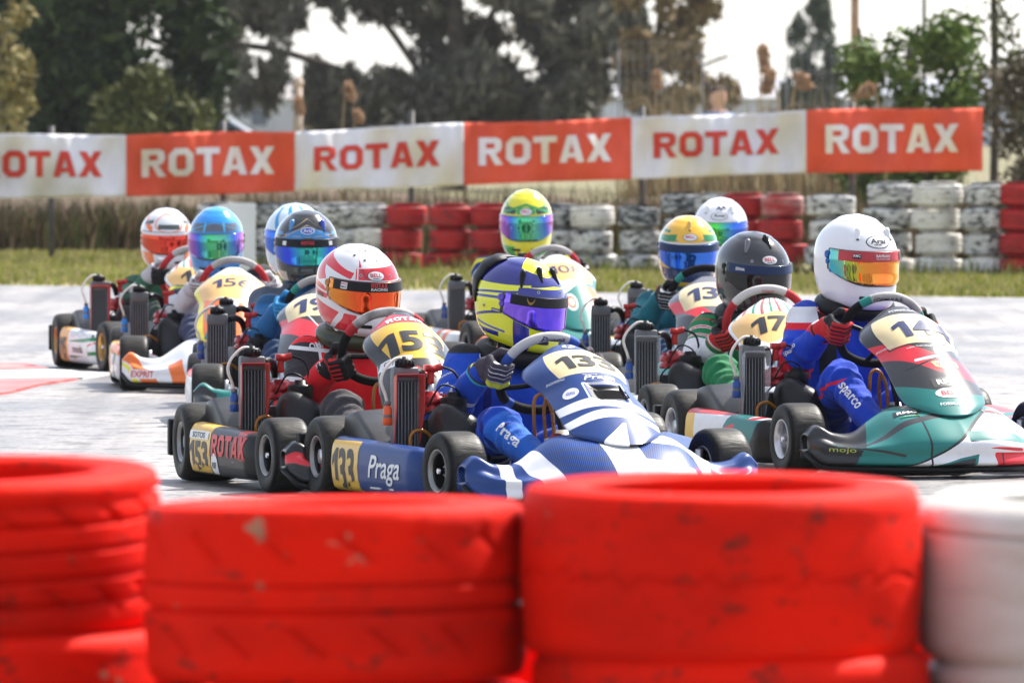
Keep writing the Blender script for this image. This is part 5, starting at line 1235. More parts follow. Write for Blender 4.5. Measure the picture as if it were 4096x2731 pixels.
KS['D'] = dict(cap=(905, 1187), th=1, steer=3, ht=.57, wheelm=(GREYS, teaS, SUEDE), nose=(CB, [(TEAL, lambda U, Q: band(np.abs(U) - .2 * Q, .2, .45))]), fair=sweep_fair(), pod=pod(CB, (.72, .42, .03)), label='dark kart almost hidden behind kart 194')
KS['C'] = dict(cap=(870, 1222), th=-2, steer=3, ht=.575, wheelm=(GREYS, teaS, SUEDE), nose=(CB, [(TEAL, lambda U, Q: AND(band(np.abs(U) * .8 - .55 * Q, .18, .36), .8 - np.abs(U))), (TEAL, lambda U, Q: band(Q - .12 * np.abs(U), .52, .60)), (WH, lambda U, Q: AND(.22 - np.abs(U), .3 - Q))]), fair=sweep_fair(), pod=pod(WH, (.72, .50, .15), -.16, [(RED, lambda x, z, y: z - .19), (BK, lambda x, z, y: band(z, .035, .06))]),
    label='carbon and teal kart numbered 194 with a red front band')
KS['G'] = dict(cap=(1825, 1094), th=12, steer=4, ht=.59, wheelm=(GREYS, redS, redS), nose=(WH, EXn), fair=(WH, [(TEAL, lambda U, V: AND(.5 - V + .25 * U, U + .75)), (ORG, lambda U, V: AND(U - .35 + .3 * (V - .3), .55 - V)), (WH, lambda U, V: .10 - np.hypot((U + .15) * .5, V - .33)), (ORG, lambda U, V: .055 - np.abs(np.hypot((U + .15) * .5, V - .33) - .06) * 4), ((.80, .47, .15), lambda U, V: AND(band(V + .03 * np.abs(np.sin(U * 8)), .62, .88), .85 - np.abs(U)))]),
    pod=pod(WH, (.72, .40, .05), -.12, [(ORG, lambda x, z, y: band(x - .5 * z, -.05, .02)), (ORG, lambda x, z, y: band(x - .5 * z, .07, .13))]), label='white, orange and teal kart in the middle at the back')
KS['I'] = dict(cap=(2546, 1123), th=5, steer=4, ht=.58, wheelm=(GREYS, redS, SUEDE), nose=(WH, EXn), fair=EXf, pod=pod(WH, (.72, .42, .03)), label='kart hidden behind the driver with the yellow and green helmet')
KS['H'] = dict(intake=(-.35, .55, .22, .42, .04), cap=(2403, 1189), th=2, steer=4, ht=.59, wheelm=(SUEDE, teaS, SUEDE), nose=(CB, [(TEAL, lambda U, Q: band(np.abs(U) - .2 * Q, .2, .45))]), fair=(GR, [(BK, lambda U, V: .46 - V - .1 * U), (RED, lambda U, V: band(V + .22 * U - .05 * np.abs(U), .36, .52)), (WH, lambda U, V: AND(band(V + .22 * U, .45, .48), U + .3)), (CRMc, plate(-.76, .82, .60, .90, .02))]), pod=pod(CB, (.72, .42, .03)), label='grey and black kart numbered 135 with a red sweep')
KS['J'] = dict(cap=(2584, 1283), th=5, steer=8, turn=14, rim='black', ht=.585, duct='clear', wheelm=(mat('white_suede', (.62, .58, .56), .8, vary=.1), redS, redS), nose=(WH, OTKn), fair=OTKf, pod=pod(WH, (.72, .34, .03), -.13, [(GRNC, lambda x, z, y: AND(.10 - np.abs(((x * 14 + z * 20) % 1) - .5) * .6, z - .12))]), label='white kart with green pinstripes numbered 171')
KS['E'] = dict(cap=(1007, 1384), th=13.5, steer=6, turn=10, fw=.84, ht=.612, duct='red', wpos=(-.035, -.03), wheelm=(mat('worn_grey_suede', (.42, .40, .38), .85, vary=.25, vscale=30), redS, SUEDE), dirt=.3,
    nose=(BK, [(RED, lambda U, Q: band(np.abs(U) - .3 * Q, .15, .40)), (RED, lambda U, Q: AND(Q - .3, .55 - Q, np.abs(U) - .75))]),
    fair=((.008, .008, .009), [ (WH, lambda U, V: AND(.18 - np.abs(U - .55 - .3 * V), V - .15, .56 - V)), (RED, lambda U, V: AND(band(V + .05 * U, .865, .965), .9 - np.abs(U))), ((.72, .42, .03), lambda U, V: OR(AND(band(V, .56, .885), .86 - np.abs(U) - .5 * (.885 - V))))]),
    pod=((.009, .009, .010), [((.72, .42, .03), lambda x, z, y: AND(-.07 - x, z - .045)), ((.25, .02, .02), lambda x, z, y: AND(band(x + .3 * z, .26, .34), z - .1))]), label='black kart numbered 153 with red lettering on its side')
KS['F'] = dict(cap=(1618, 1426), th=18.7, steer=6, turn=18, ht=.535, duct='red', bottle='orange', coat=.3, wpos=(-.012, -.02), intake=(-.30, .52, .37, .57, .035), wheelm=(mat('pale_suede', (.52, .50, .49), .8, vary=.08), bluS, SUEDE), dirt=.05,
    nose=(CBL, [(WH, lambda U, Q: AND(band(U + .10 * (Q - .5), -.17, .07), .9 - Q)), (WH, lambda U, Q: AND(band(U, .05, .42), band(Q + .14 * (U - .1), .32, .45))), (WH, lambda U, Q: AND(band(U, .05, .50), band(Q + .06 * U, .585, .70))), (WH, lambda U, Q: band(np.abs(U) - .16 * (Q - .4), .47, .60)), (WH, lambda U, Q: AND(band(-U, .1, .55), .30 + .18 * U + .0 * Q - Q)), (WH, lambda U, Q: AND(band(-U, .70, .79), .78 - Q)), (WH, lambda U, Q: AND(U - .1, .62 - U, .10 - Q))]),
    fair=(CBL, [(BK, lambda U, V: AND(band(U, -.28, .50), band(V, .425, .56))), (WH, lambda U, V: AND(.006 - np.abs(AND(band(U, -.34, .56) * .3, band(V, .375, .57))), 1 + U)), (WH, lambda U, V: band(V + .11 * U**2 + .03 * U, .350, .430)), (WH, lambda U, V: band(V + .16 * U**2 + .02 * U, .255, .325)), (BK, lambda U, V: .009 - np.abs(U + .16)), (BK, lambda U, V: .008 - np.abs(U - .74)), (BK, lambda U, V: .012 - V), (WH, lambda U, V: poly(U, V * 1.2, [(-.62, .0), (-.35, .10), (.08, .245), (.14, .24), (.02, .03), (-.02, -.02)])), (CRMc, plate(-.64, .88, .665, .925, .03))]),  # first black band paints the shade inside the intake recess
    pod=(CBL, [((.74, .43, .03), lambda x, z, y: AND(-.09 - x, .205 - z))]), label='blue carbon and white kart numbered 133 in front')
KS['K'] = dict(cap=(3008, 1341), th=16.5, steer=2, turn=-16, rim='silver', ht=.60, duct='clear', wheelm=(GREYS, teaS, SUEDE), dirt=.18,
    nose=(TEAL, [(WH, lambda U, Q: AND(U + .50 - 1.25 * Q, .95 - Q, .72 - Q + .4 * (U - .2))), (BK, lambda U, Q: AND(.016 - np.abs(U + .50 - 1.25 * Q), .62 - Q)), (TEAL, lambda U, Q: AND(U - .02, .035 - np.abs(Q - .40 + .10 * (U - .3)**2), .012 + 0 * Q + .02)), (BK, lambda U, Q: AND(U - .02, .007 - np.abs(Q - .365 + .10 * (U - .3)**2))),
        (RED, lambda U, Q: AND(U - .05, .45 - U, .022 * (U - .02) / .4 - np.abs(Q - .31 + .06 * U))), (RED, lambda U, Q: AND(U - .24 + .15 * Q, .25 - Q, .98 - U)), (BK, lambda U, Q: .008 - np.abs(U - .60)), (BK, lambda U, Q: .008 - np.abs(U + .26)), (BK, lambda U, Q: AND(.007 - np.abs(U - .27), .25 - Q)), (RED, lambda U, Q: AND(band(Q, .50, .535), U - .5)),
        (TEAL, lambda U, Q: poly(U, Q, [(-.36, .02), (-.05, .19), (.09, .235), (.05, .02)])), (CB, lambda U, Q: poly(U, Q, [(-.30, .02), (-.05, .16), (.06, .19), (.03, .02)])), (CB, lambda U, Q: AND(.022 - np.abs(Q - .52 - .2 * (U + .3)), .1 - U, U + .7)), (CB, lambda U, Q: -.62 + .25 * (Q - .5) - U), (TEAL, lambda U, Q: AND(.03 - np.abs(Q - .35 + .6 * (U + .7)), U + .85, -.5 - U)), (CB, lambda U, Q: AND(.02 - np.abs(Q - .30 + .5 * (U + .6)), U + .8, -.42 - U))]),
    fair=(CB, [(TEAL, lambda U, V: .20 - .05 * U - V), (RED, lambda U, V: band(V + .13 * U - .04 * np.abs(U), .36, .53)), (WH, lambda U, V: AND(.010 - np.abs(V - .48 - .06 * (U + .1)), U + .45, .4 - U)), (BK, lambda U, V: AND(.008 - np.abs(V - .43 - .12 * (U + .3)), U + .7, .1 - U)), (WH, lambda U, V: AND(band(V - .1 * U, .50, .55), U - .12)), (BK, lambda U, V: .010 - np.abs(U + .42)), (BK, lambda U, V: .008 - np.abs(U - .66)), (CRMc, plate(-.78, .88, .615, .905, .02)), (BK, lambda U, V: AND(.006 - np.abs(plate(-.80, .92, .605, .915, .02)(U, V)), 1 + U))]),
    pod=(WH, [((.75, .45, .05), lambda x, z, y: AND(-.24 - x, .2 - z)), ((.55, .05, .05), lambda x, z, y: AND(z - .20, .1 - x)), (TEAL, lambda x, z, y: AND(band(x - .8 * z, -.1, .06), z - .07)), (RED, lambda x, z, y: AND(band(z - .2 * x, .135, .15))), (TEAL, lambda x, z, y: AND(x - .12, band(z, .10, .19))), (BK, lambda x, z, y: AND(x - .26 - .6 * (z - .1))), (BK, lambda x, z, y: .075 - z)]), label='teal, white and red carbon kart numbered 144 at the right')

# ---- helmets
def logo_oval(text, a, z, col, w=.062, h=.034, m2=WHT, sub=None):
    out = [('shape', oval(w * 1.08, h * 1.12), a, z, INK, .001), ('shape', oval(w, h), a, z, m2, .0018), ('word', text, a, z + .006, h * .42, col, w * .7, .0028)]
    if sub: out.append(('word', sub, a, z - .032, h * .13, INK, w * .42, .0028))
    return out
strip_blk = mat('black_sun_strip', (.006, .006, .008), .35, spec=.25, vary=.1); strip_nav = mat('navy_sun_strip', (.010, .03, .10), .35, spec=.25, vary=.1); strip_red = mat('red_sun_strip', (.55, .03, .04), .3, vary=.1); strip_wht = mat('white_sun_strip', (.7, .7, .7), .3, vary=.05)
V_or = iridescent('orange_mirror_visor', [(0, (.70, .25, .02)), (.2, (.75, .08, .005)), (.6, (.90, .07, .005)), (.85, (.90, .22, .01)), (1, (.9, .45, .03))])
V_pu = iridescent('violet_mirror_visor', [(0, (.22, .10, .75)), (.35, (.10, .05, .85)), (.75, (.22, .08, .85)), (1, (.42, .15, .85))])
V_rb = iridescent('rainbow_mirror_visor', [(0, (.02, .40, .55)), (.12, (.35, .55, .05)), (.28, (.80, .30, .03)), (.6, (.85, .20, .03)), (.8, (.85, .45, .04)), (1, (.35, .55, .08))])
V_gr = iridescent('green_mirror_visor', [(0, (.40, .03, .35)), (.25, (.03, .10, .45)), (.45, (.06, .50, .18)), (.65, (.10, .45, .25)), (.85, (.03, .12, .5)), (1, (.4, .05, .5))])
V_bl = iridescent('blue_mirror_visor', [(0, (.02, .10, .55)), (.5, (.03, .22, .85)), (1, (.03, .12, .75))])
V_bg = iridescent('blue_green_mirror_visor', [(0, (.02, .10, .45)), (.22, (.02, .05, .75)), (.45, (.02, .45, .45)), (.65, (.03, .5, .4)), (.85, (.02, .08, .8)), (1, (.02, .05, .6))])
V_rd = iridescent('red_mirror_visor', [(0, (.5, .06, .01)), (.5, (.7, .04, .02)), (1, (.55, .03, .02))])
V_dk = iridescent('smoked_visor', [(0, (.015, .017, .02)), (1, (.02, .022, .028))])
V_gb = iridescent('lime_mirror_visor', [(0, (.05, .5, .08)), (.5, (.08, .6, .05)), (.75, (.03, .15, .6)), (1, (.03, .06, .6))])
DR = {}
hE = dict(base=WH, paint=[(RED, lambda D, Z: AND(Z - .648, .785 + .0005 * D - Z, D + 38, 74 - D)), (RED, lambda D, Z: poly(D, Z * 100, [(-44, 64.5), (-39, 72), (-52, 74), (-118, 90), (-128, 80), (-66, 69)])), (RED, lambda D, Z: poly(D, Z * 100, [(-34, 78), (-26, 78), (-36, 93)])), (WH, lambda D, Z: .6 - np.abs(D + 33) * .4 - 0 * Z),
     (RED, lambda D, Z: poly(D, Z * 100, [(-88, 60), (-100, 76), (-170, 86), (-170, 74), (-104, 56)])), (RED, lambda D, Z: poly(D, Z * 100, [(-84, 45), (-92, 52), (-170, 66), (-170, 56)])), (RED, lambda D, Z: poly(D, Z * 100, [(-84, 37), (-84, 43), (-170, 52), (-170, 46)])),
     (RED, lambda D, Z: poly(D, Z * 100, [(-62, 25), (-118, 36), (-118, 8), (-84, 6)])), (RED, lambda D, Z: poly(D, Z * 100, [(-34, 5), (-34, 24), (-54, 25), (-58, 18), (-78, 4)])), ((.42, .012, .03), lambda D, Z: AND(.03 - np.abs(((D * .06 + Z * 4) % 1) - .5) * .2, Z - .66, .77 - Z, D + 36, 72 - D)),
     (RED, lambda D, Z: poly(D, Z * 100, [(84, 40), (84, 60), (170, 80), (170, 50)])), (RED, lambda D, Z: poly(D, Z * 100, [(34, 5), (34, 22), (80, 26), (100, 6)]))],
     visor=V_or, strip=strip_blk, holes=[(-28, .70), (20, .70), (-20, .86), (4, .86), (-46, .90), (2, .92), (-14, .95), (24, .95)], label='red and white full-face helmet with an orange mirrored visor', pivot=mat('orange_visor_plate', (.5, .2, .03), .3, vary=.1),
     marks=logo_oval('BELL', -4, .70, REDP, sub='HELMETS') + [('word', 'ROTAX', -2, .592, .016, REDP, .064, .0125), ('word', 'RACING', -2, .548, .009, WHT, .064, .0125), ('shape', rrect(.026, .024, .002), -52, .57, WHT, .0118), ('word', 'ROTAX', -52, .59, .006, REDP, .022, .0128), ('word', 'MAX', -52, .555, .007, INK, .022, .0128), ('word', 'SOTOS', -98, .40, .014, INK, .05, .002)])
DR['E'] = dict(kart='E', head=(822, 657), yaw=30, pitch=9, hs=1.0, helmet=hE, knee=.27, grip=112, brace=mat('black_green_brace', (.02, .025, .012), .35, vary=.3, col2=(.05, .06, .012), vscale=9), glove=((.014, .014, .016), [((.50, .015, .02), lambda t, n, r, w: AND(.011 - np.abs(t + .026), n + .03, r - .018)), ((.62, .015, .02), lambda t, n, r, w: AND(.0045 - np.abs(((t + .05) % .023) - .0115), -n - .012, r - .02, .03 - w))]), label='driver in a red suit with dark shoulders and a red and white helmet')
def suitE(c):
    P = c['P']; tr, dr_ = c['limb']('shR', 'elR'); tl, dl = c['limb']('shL', 'elL'); L = []
    legs = OR(*[AND(.12 - c['limb'](a, b)[1], P[:, 0] + .20) for a, b in (('hipR', 'knR'), ('knR', 'anR'), ('hipL', 'knL'), ('knL', 'anL'))])
    z0 = c['neck'][2]
    for t, d in ((tr, dr_), (tl, dl)):
        o_ = np.abs(P[:, 1] - P[:, 1].mean()) - .15; L.append((WH, AND(.50 - t + .8 * (P[:, 0] - c['B']['shR'][0]), .11 - d, t - .0, o_ + .01))); L.append(((.030, .026, .030), AND(.44 - t + .8 * (P[:, 0] - c['B']['shR'][0]), .11 - d, t + .02, o_)))
    L.append((WH, AND(.007 - np.abs(P[:, 2] - z0 + .035 - .1 * np.abs(P[:, 1])), .35 - np.abs(P[:, 1])))); L.append(((.05, .045, .05), legs))
    return (.78, .010, .018), L
DR['E']['suit'] = suitE
hF = dict(base=(.80, .80, .02), paint=[((.018, .022, .20), lambda D, Z: AND(Z - .715 + .0006 * (np.abs(D) - 60), 150 - np.abs(D))), ((.80, .80, .02), lambda D, Z: AND(Z - .835 - .0012 * np.abs(D + 4), 62 - np.abs(D + 5))), ((.022, .025, .25), lambda D, Z: AND(Z - .635, .72 - Z, 62 - np.abs(D))),
     ((.022, .025, .25), lambda D, Z: AND(.014 - np.abs(Z - .66 + .0016 * (np.abs(D) - 60)), np.abs(D) - 60)), ((.022, .025, .25), lambda D, Z: AND(.016 - np.abs(Z - .56 + .0012 * (np.abs(D) - 80)), np.abs(D) - 84)), ((.80, .80, .02), lambda D, Z: AND(.012 - np.abs(Z - .78 + .001 * np.abs(D)), np.abs(D) - 40, 140 - np.abs(D))),
     ((.022, .025, .25), lambda D, Z: AND(np.abs(D) - 40, 66 - np.abs(D), .26 + .003 * (np.abs(D) - 40) - Z, Z - .02)), ((.022, .025, .25), lambda D, Z: AND(.016 - np.abs(Z - .40 + .0024 * (np.abs(D) - 80)), np.abs(D) - 72)), ((.10, .11, .35), lambda D, Z: AND(.014 - np.abs(Z - .20 - .0010 * (np.abs(D) - 100)), np.abs(D) - 74, 150 - np.abs(D))), ((.022, .025, .25), lambda D, Z: AND(.03 - np.abs(Z - .13), np.abs(D) - 84, 160 - np.abs(D))), ((.006, .006, .007), lambda D, Z: AND(np.abs(D) - 130, Z - .42))],
     visor=V_pu, strip=strip_blk, holes=[(-30, .685), (12, .685)], spoiler=BLK, scoops=[(-58, .80, .06, BLK), (-20, .86, .055, BLK), (18, .84, .055, BLK)], label='yellow and blue full-face helmet with black fins and a violet mirrored visor', pivot=mat('violet_visor_plate', (.12, .06, .5), .3, vary=.1),
     marks=[('shape', [(-.016, .012), (-.012, -.002), (-.004, -.012), (.004, -.012), (.012, -.002), (.016, .012), (.008, .0), (.003, -.004), (-.003, -.004), (-.008, 0)], -42, .575, GOLD, .0122), ('shape', rrect(.042, .012, .001), -88, .40, INK, .0022), ('word', 'GOSPODINOV', -88, .40, .0065, WHT, .036, .003), ('shape', rrect(.01, .004), -106, .438, WHT, .002), ('shape', rrect(.01, .004), -106, .424, GRN, .002), ('shape', rrect(.01, .004), -106, .410, REDP, .002)])
DR['F'] = dict(kart='F', head=(1196, 690), yaw=50, pitch=11, hs=.97, helmet=hF, knee=.255, kspread=.20, brace=BLK, grip=84, glove=((.055, .045, .06), [((.62, .62, .66), lambda t, n, r, w: AND(.0022 - np.abs(((t + .05) % .0195) - .0098), -n - .015)), ((.6, .62, .05), lambda t, n, r, w: AND(t - .022, -n - .01)), ((.05, .45, .6), lambda t, n, r, w: band(w, .12, .2)), ((.6, .62, .05), lambda t, n, r, w: band(w, .04, .07))]), label='driver in a royal blue suit with a yellow and blue helmet', shoe=(.25, .02, .02))
def suitF(c):
    P = c['P']; tR, dR = c['limb']('hipR', 'knR'); tL, dL = c['limb']('hipL', 'knL'); te, de = c['limb']('elR', 'wrR'); sR, dsR = c['limb']('knR', 'anR')
    tri = ((P[:, 0] * 9 + P[:, 2] * 6) % 1) - .5
    return (.006, .060, .44), [((.50, .52, .60), AND(.12 - dR, band(tR, .52, .82), -P[:, 1] - .02)), ((.04, .04, .055), AND(.12 - dR, band(tR + .8 * (P[:, 2] - .2), .60, .68))), ((.018, .13, .55), AND(.1 - dsR, sR - .05)), ((.006, .02, .22), AND(.15 - np.abs(tri), P[:, 0] + .15, .12 - dR)), ((.55, .56, .62), AND(.08 - de, band(te + .6 * (P[:, 2] - .4), .42, .50))), ((.006, .018, .16), AND(.012 - np.abs(P[:, 1] + .09), P[:, 2] - .28, P[:, 0] + .32))]
DR['F']['suit'] = suitF
hK = dict(base=(.80, .80, .81), paint=[], visor=V_rb, strip=strip_red, label='plain white full-face helmet with an orange rainbow visor', scoops=[(-34, .80, .04, mat('white_scoop', (.78, .78, .79), .2, coat=1, vary=0)), (30, .80, .04, WHT)], pivot=mat('blue_visor_plate', (.02, .12, .4), .3, metal=.5, vary=.1), holes=(), strip_w=62,
     marks=logo_oval('Arai', 0, .735, INK, .088, .044, sub='HELMET.') + [('shape', rrect(.030, .016, .001), -34, .572, INK, .012), ('word', 'RMC', -34, .578, .009, WHT, .026, .013), ('word', 'BAHRAIN', 2, .582, .010, WHT, .058, .0125), ('word', 'NOV 29-DEC 06, 2025', 2, .548, .0048, WHT, .058, .0125), ('shape', rrect(.05, .026, .001), 46, .572, INK, .012)])
DR['K'] = dict(kart='K', head=(1966, 594), yaw=30, pitch=6, hs=1.04, hz=1.06, helmet=hK, knee=.33, kspread=.19, brace=BLK, grip=86, glove=((.55, .02, .025), [((.014, .014, .016), lambda t, n, r, w: AND(.0035 - np.abs(((t + .05) % .0195) - .0098), -n)), ((.014, .014, .016), lambda t, n, r, w: AND(-.016 - t, r - .0, n + .02)), ((.6, .6, .6), lambda t, n, r, w: AND(.0012 - np.abs(t + .016), n + .02)), ((.014, .014, .016), lambda t, n, r, w: band(w, .09, .12))]), label='driver in a blue suit with red trim and a white helmet', collar=(.012, .05, .40))
def suitK(c):
    P = c['P']; tr, dr_ = c['limb']('shR', 'elR'); fr, df = c['limb']('elR', 'wrR'); sR, dsR = c['limb']('knR', 'anR'); tR, dR = c['limb']('hipR', 'knR'); z0 = c['neck'][2]
    out = P[:, 1] - c['B']['shR'][1]
    return (.006, .050, .48), [(RED, AND(.11 - dr_, .075 - np.abs(tr - .42 + 2.2 * (P[:, 0] - c['B']['shR'][0])), tr - .1)), (RED, AND(.09 - df, .12 - np.abs(fr - .12 + 1.5 * (P[:, 2] - c['B']['elR'][2])), fr + .2)), (RED, AND(P[:, 2] - z0 + .055, np.abs(P[:, 1]) - .08)), (WH, AND(P[:, 2] - z0 + .03, np.abs(P[:, 1]) - .115)), (RED, AND(.1 - dR, .006 - np.abs(P[:, 2] - c['B']['knR'][2] + .03 - .35 * (P[:, 0] - .2)), P[:, 0] + .1)), ((.02, .02, .022), AND(.03 - np.abs(P[:, 1] - c['B']['shR'][1] * .62), P[:, 2] - .33, P[:, 0] + .30))]
DR['K']['suit'] = suitK
hJ = dict(base=('carbon', (.010, .010, .012), (.022, .022, .025)), paint=[((.30, .30, .31), lambda D, Z: AND(.10 - Z + .0015 * (np.abs(D) - 60), np.abs(D) - 60, Z - .02))], visor=V_dk, strip=strip_nav, holes=[(-30, .68), (26, .68)], scoops=[(-44, .84, .06, mat('grey_scoop', (.10, .10, .105), .2, coat=1, vary=0)), (8, .90, .06, BLK)], label='glossy black full-face helmet with a smoked visor', marks=logo_oval('BELL', 0, .70, REDP, sub='HELMETS') + [('word', 'SENNA', -48, .57, .012, WHT, .04, .0125), ('shape', oval(.03, .03), -92, .14, WHT, .002), ('shape', oval(.02, .02), -92, .14, INK, .003)])
DR['J'] = dict(kart='J', head=(1729, 620), yaw=24, pitch=8, hs=1.02, helmet=hJ, knee=.29, brace=BLK, grip=114, glove=((.52, .02, .02), [((.014, .014, .016), lambda t, n, r, w: AND(.004 - np.abs(((t + .05) % .0195) - .0098), -n + .01)), ((.014, .014, .016), lambda t, n, r, w: AND(-.02 - t, n + .02)), ((.6, .6, .6), lambda t, n, r, w: band(w, .10, .13))]), label='driver in a green and white striped suit, black helmet and red gloves')
def suitJ(c):
    P = c['P']; tr, dr_ = c['limb']('shR', 'elR'); fr, df = c['limb']('elR', 'wrR'); tl, dl = c['limb']('shL', 'elL'); L = []
    leg = OR(*[.12 - c['limb'](a, b)[1] for a, b in (('hipR', 'knR'), ('knR', 'anR'), ('hipL', 'knL'), ('knL', 'anL'))])
    for t, d in ((tr, dr_), (tl, dl)):
        L += [(WH, AND(.11 - d, band(t, .12, 1.2))), (GRNC, AND(.11 - d, .35 - np.abs(((t * 7) % 1) - .5), band(t, -.1, .36))), (RED, AND(.11 - d, .09 - np.abs(((t * 7 + .5) % 1) - .5), band(t, -.05, .4))), (GRNC, AND(.11 - d, t - .72)), (RED, AND(.11 - d, .022 - np.abs(t - .76))), (WH, AND(.11 - d, .02 - np.abs(t - .81))), (RED, AND(.11 - d, .02 - np.abs(t - .86)))]
    L += [(WH, AND(.085 - df, band(fr, .55, .8))), (GRNC, AND(.085 - df, band(fr, -.2, .5))), (RED, AND(.085 - df, .025 - np.abs(fr - .3))), (WH, AND(.085 - df, .025 - np.abs(fr - .37)))]
    L += [(WH, AND(leg, .012 - np.abs(P[:, 1] + .15 - .25 * (P[:, 0] + .1)), P[:, 0] + .2)), (RED, AND(leg, .005 - np.abs(P[:, 1] + .15 - .25 * (P[:, 0] + .1)), P[:, 0] + .2))]
    return (.010, .17, .06), L
DR['J']['suit'] = suitJ
hH = dict(base=(.80, .44, .03), paint=[((.015, .22, .06), lambda D, Z: AND(.05 - np.abs(Z - .70 + .0008 * (np.abs(D) - 60)), np.abs(D) - 28)), ((.015, .22, .06), lambda D, Z: AND(.018 - np.abs(Z - .80), np.abs(D) - 50)), ((.02, .04, .12), lambda D, Z: AND(.27 - Z, Z - .10, 70 - np.abs(D))), ((.02, .06, .15), lambda D, Z: AND(.05 - np.abs(Z - .56), np.abs(D) - 60)), (WH, lambda D, Z: AND(.012 - np.abs(Z - .645), 75 - np.abs(D)))], visor=V_bl, strip=strip_nav, holes=[(-26, .69), (26, .69)], scoops=[(0, .88, .05, mat('ochre_scoop', (.72, .40, .04), .2, coat=1, vary=0))], label='yellow helmet with green and navy bands and a blue visor', marks=logo_oval('BELL', 0, .74, REDP))
def plain(base, arm=None, shl=None, leg=None, cuff=None):
    def f(c):
        P = c['P']; L = []
        for s in 'RL':
            t, d = c['limb']('sh' + s, 'el' + s); q, e = c['limb']('el' + s, 'wr' + s)
            if arm: L += [(arm, OR(AND(.1 - d, t - .15), AND(.085 - e, q + .2)))]
            if shl: L += [(shl[0], AND(.1 - d, band(t, -.25, .22))), (shl[1], AND(.1 - d, .05 - np.abs(t - .02)))]
            if cuff: L += [(cuff, AND(.085 - e, band(q, .4, .62)))]
            if leg:
                a, b_ = c['limb']('hip' + s, 'kn' + s); g, h = c['limb']('kn' + s, 'an' + s); L += [(leg, OR(AND(.11 - b_, a - .3), AND(.09 - h, g + .2)))]
        return base, L
    return f
gl0 = ((.016, .016, .018), [((.5, .5, .5), lambda t, n, r, w: AND(.003 - np.abs(((t + .05) % .0195) - .0098), -n))])
DR['H'] = dict(kart='H', head=(1580, 570), yaw=3, pitch=9, hs=.98, helmet=hH, suit=plain((.01, .12, .16), (.012, .16, .20), None, (.012, .05, .12)), glove=gl0, label='driver in a dark teal suit with a yellow, green and navy helmet')
hI = dict(base=(.78, .78, .80), paint=[], visor=V_gb, label='white helmet with a lime green and blue visor', scoops=[(-34, .82, .04, WHT), (34, .82, .04, WHT)], marks=logo_oval('Arai', 0, .735, INK, .08, .04) + [('shape', [(-.03, -.01), (-.01, .02), (.0, -.005), (.012, .022), (.03, -.004), (.01, .004), (0, -.018), (-.012, .0)], 4, .85, NAVY, .002)])
DR['I'] = dict(kart='I', head=(1655, 522), yaw=-4, pitch=6, hs=.98, helmet=hI, suit=plain((.3, .32, .34)), glove=gl0, label='driver with a white helmet and green visor, partly hidden at the back')
hG = dict(base=(.72, .66, .02), paint=[((.04, .36, .06), lambda D, Z: AND(.016 - np.abs(Z - .66 - .0022 * np.abs(D) + 0), 75 - np.abs(D))), ((.03, .05, .04), lambda D, Z: AND(band(Z, .66, .76), band(np.abs(D), 20, 68))), ((.04, .36, .06), lambda D, Z: AND(band(Z, .66, .76), 22 - np.abs(D))), ((.03, .30, .06), lambda D, Z: AND(.02 - np.abs(Z - .80 + .002 * np.abs(D)), 70 - np.abs(D))), ((.05, .38, .08), lambda D, Z: AND(.18 - Z, np.abs(D) - 24)), ((.03, .05, .04), lambda D, Z: AND(.10 - Z, 22 - np.abs(D))), ((.04, .36, .06), lambda D, Z: np.abs(D) - 88)], visor=V_gr, holes=(), label='yellow and green helmet with a green and violet mirrored visor', marks=logo_oval('BELL', 0, .70, REDP))
DR['G'] = dict(kart='G', head=(1209, 508), yaw=-1, pitch=7, hs=1.0, hz=1.1, sh=.21, helmet=hG, suit=plain((.62, .63, .66), None, ((.01, .03, .16), (.7, .65, .03)), (.05, .06, .15), (.01, .03, .16)), glove=gl0, label='driver in a white and navy suit with a yellow and green helmet')
hC = dict(base=(.016, .018, .02), paint=[((.02, .20, .48), lambda D, Z: AND(band(Z + .002 * np.abs(D), .66, .80), 46 - np.abs(D))), ((.45, .30, .16), lambda D, Z: AND(.007 - np.abs(Z - .82 + .0035 * np.abs(D)), 60 - np.abs(D))), ((.45, .30, .16), lambda D, Z: AND(.006 - np.abs(Z - .66 - .0006 * np.abs(D)), 90 - np.abs(D))), ((.02, .20, .48), lambda D, Z: AND(.02 - np.abs(Z - .70), band(np.abs(D), 52, 90))), ((.45, .30, .16), lambda D, Z: AND(.006 - np.abs(Z - .90 + .004 * np.abs(D - 0)), 34 - np.abs(D))), ((.5, .42, .30), lambda D, Z: AND(.06 - np.abs(Z - .12), np.abs(D) - 40)), ((.45, .30, .10), lambda D, Z: AND(np.abs(D) - 88, .06 - np.abs(Z - .45)))], visor=V_bg, strip=strip_blk, holes=(), scoops=[(-36, .80, .05, mat('blue_scoop', (.02, .2, .5), .2, coat=1, vary=0)), (36, .80, .05, BLUP)], label='black helmet with blue panels, tan lines and a blue-green visor', marks=[('shape', oval(.06, .034), 0, .745, WHT, .0018), ('shape', oval(.052, .028), 0, .745, BLUP, .0026), ('word', 'Arai', 0, .745, .016, WHT, .036, .0034), ('word', 'ROTAX', 0, .58, .015, REDP, .056, .0125), ('shape', rrect(.02, .018), -40, .57, WHT, .012), ('shape', rrect(.02, .018), 40, .57, WHT, .012)])
DR['C'] = dict(kart='C', head=(703, 562), yaw=4, pitch=6, hs=1.0, helmet=hC, suit=plain((.02, .10, .22), (.02, .14, .34), None, (.02, .05, .12)), glove=((.02, .22, .50), [((.1, .4, .7), lambda t, n, r, w: AND(.003 - np.abs(((t + .05) % .0195) - .0098), -n))]), label='driver with a black and blue helmet and light blue gloves, in kart 194')
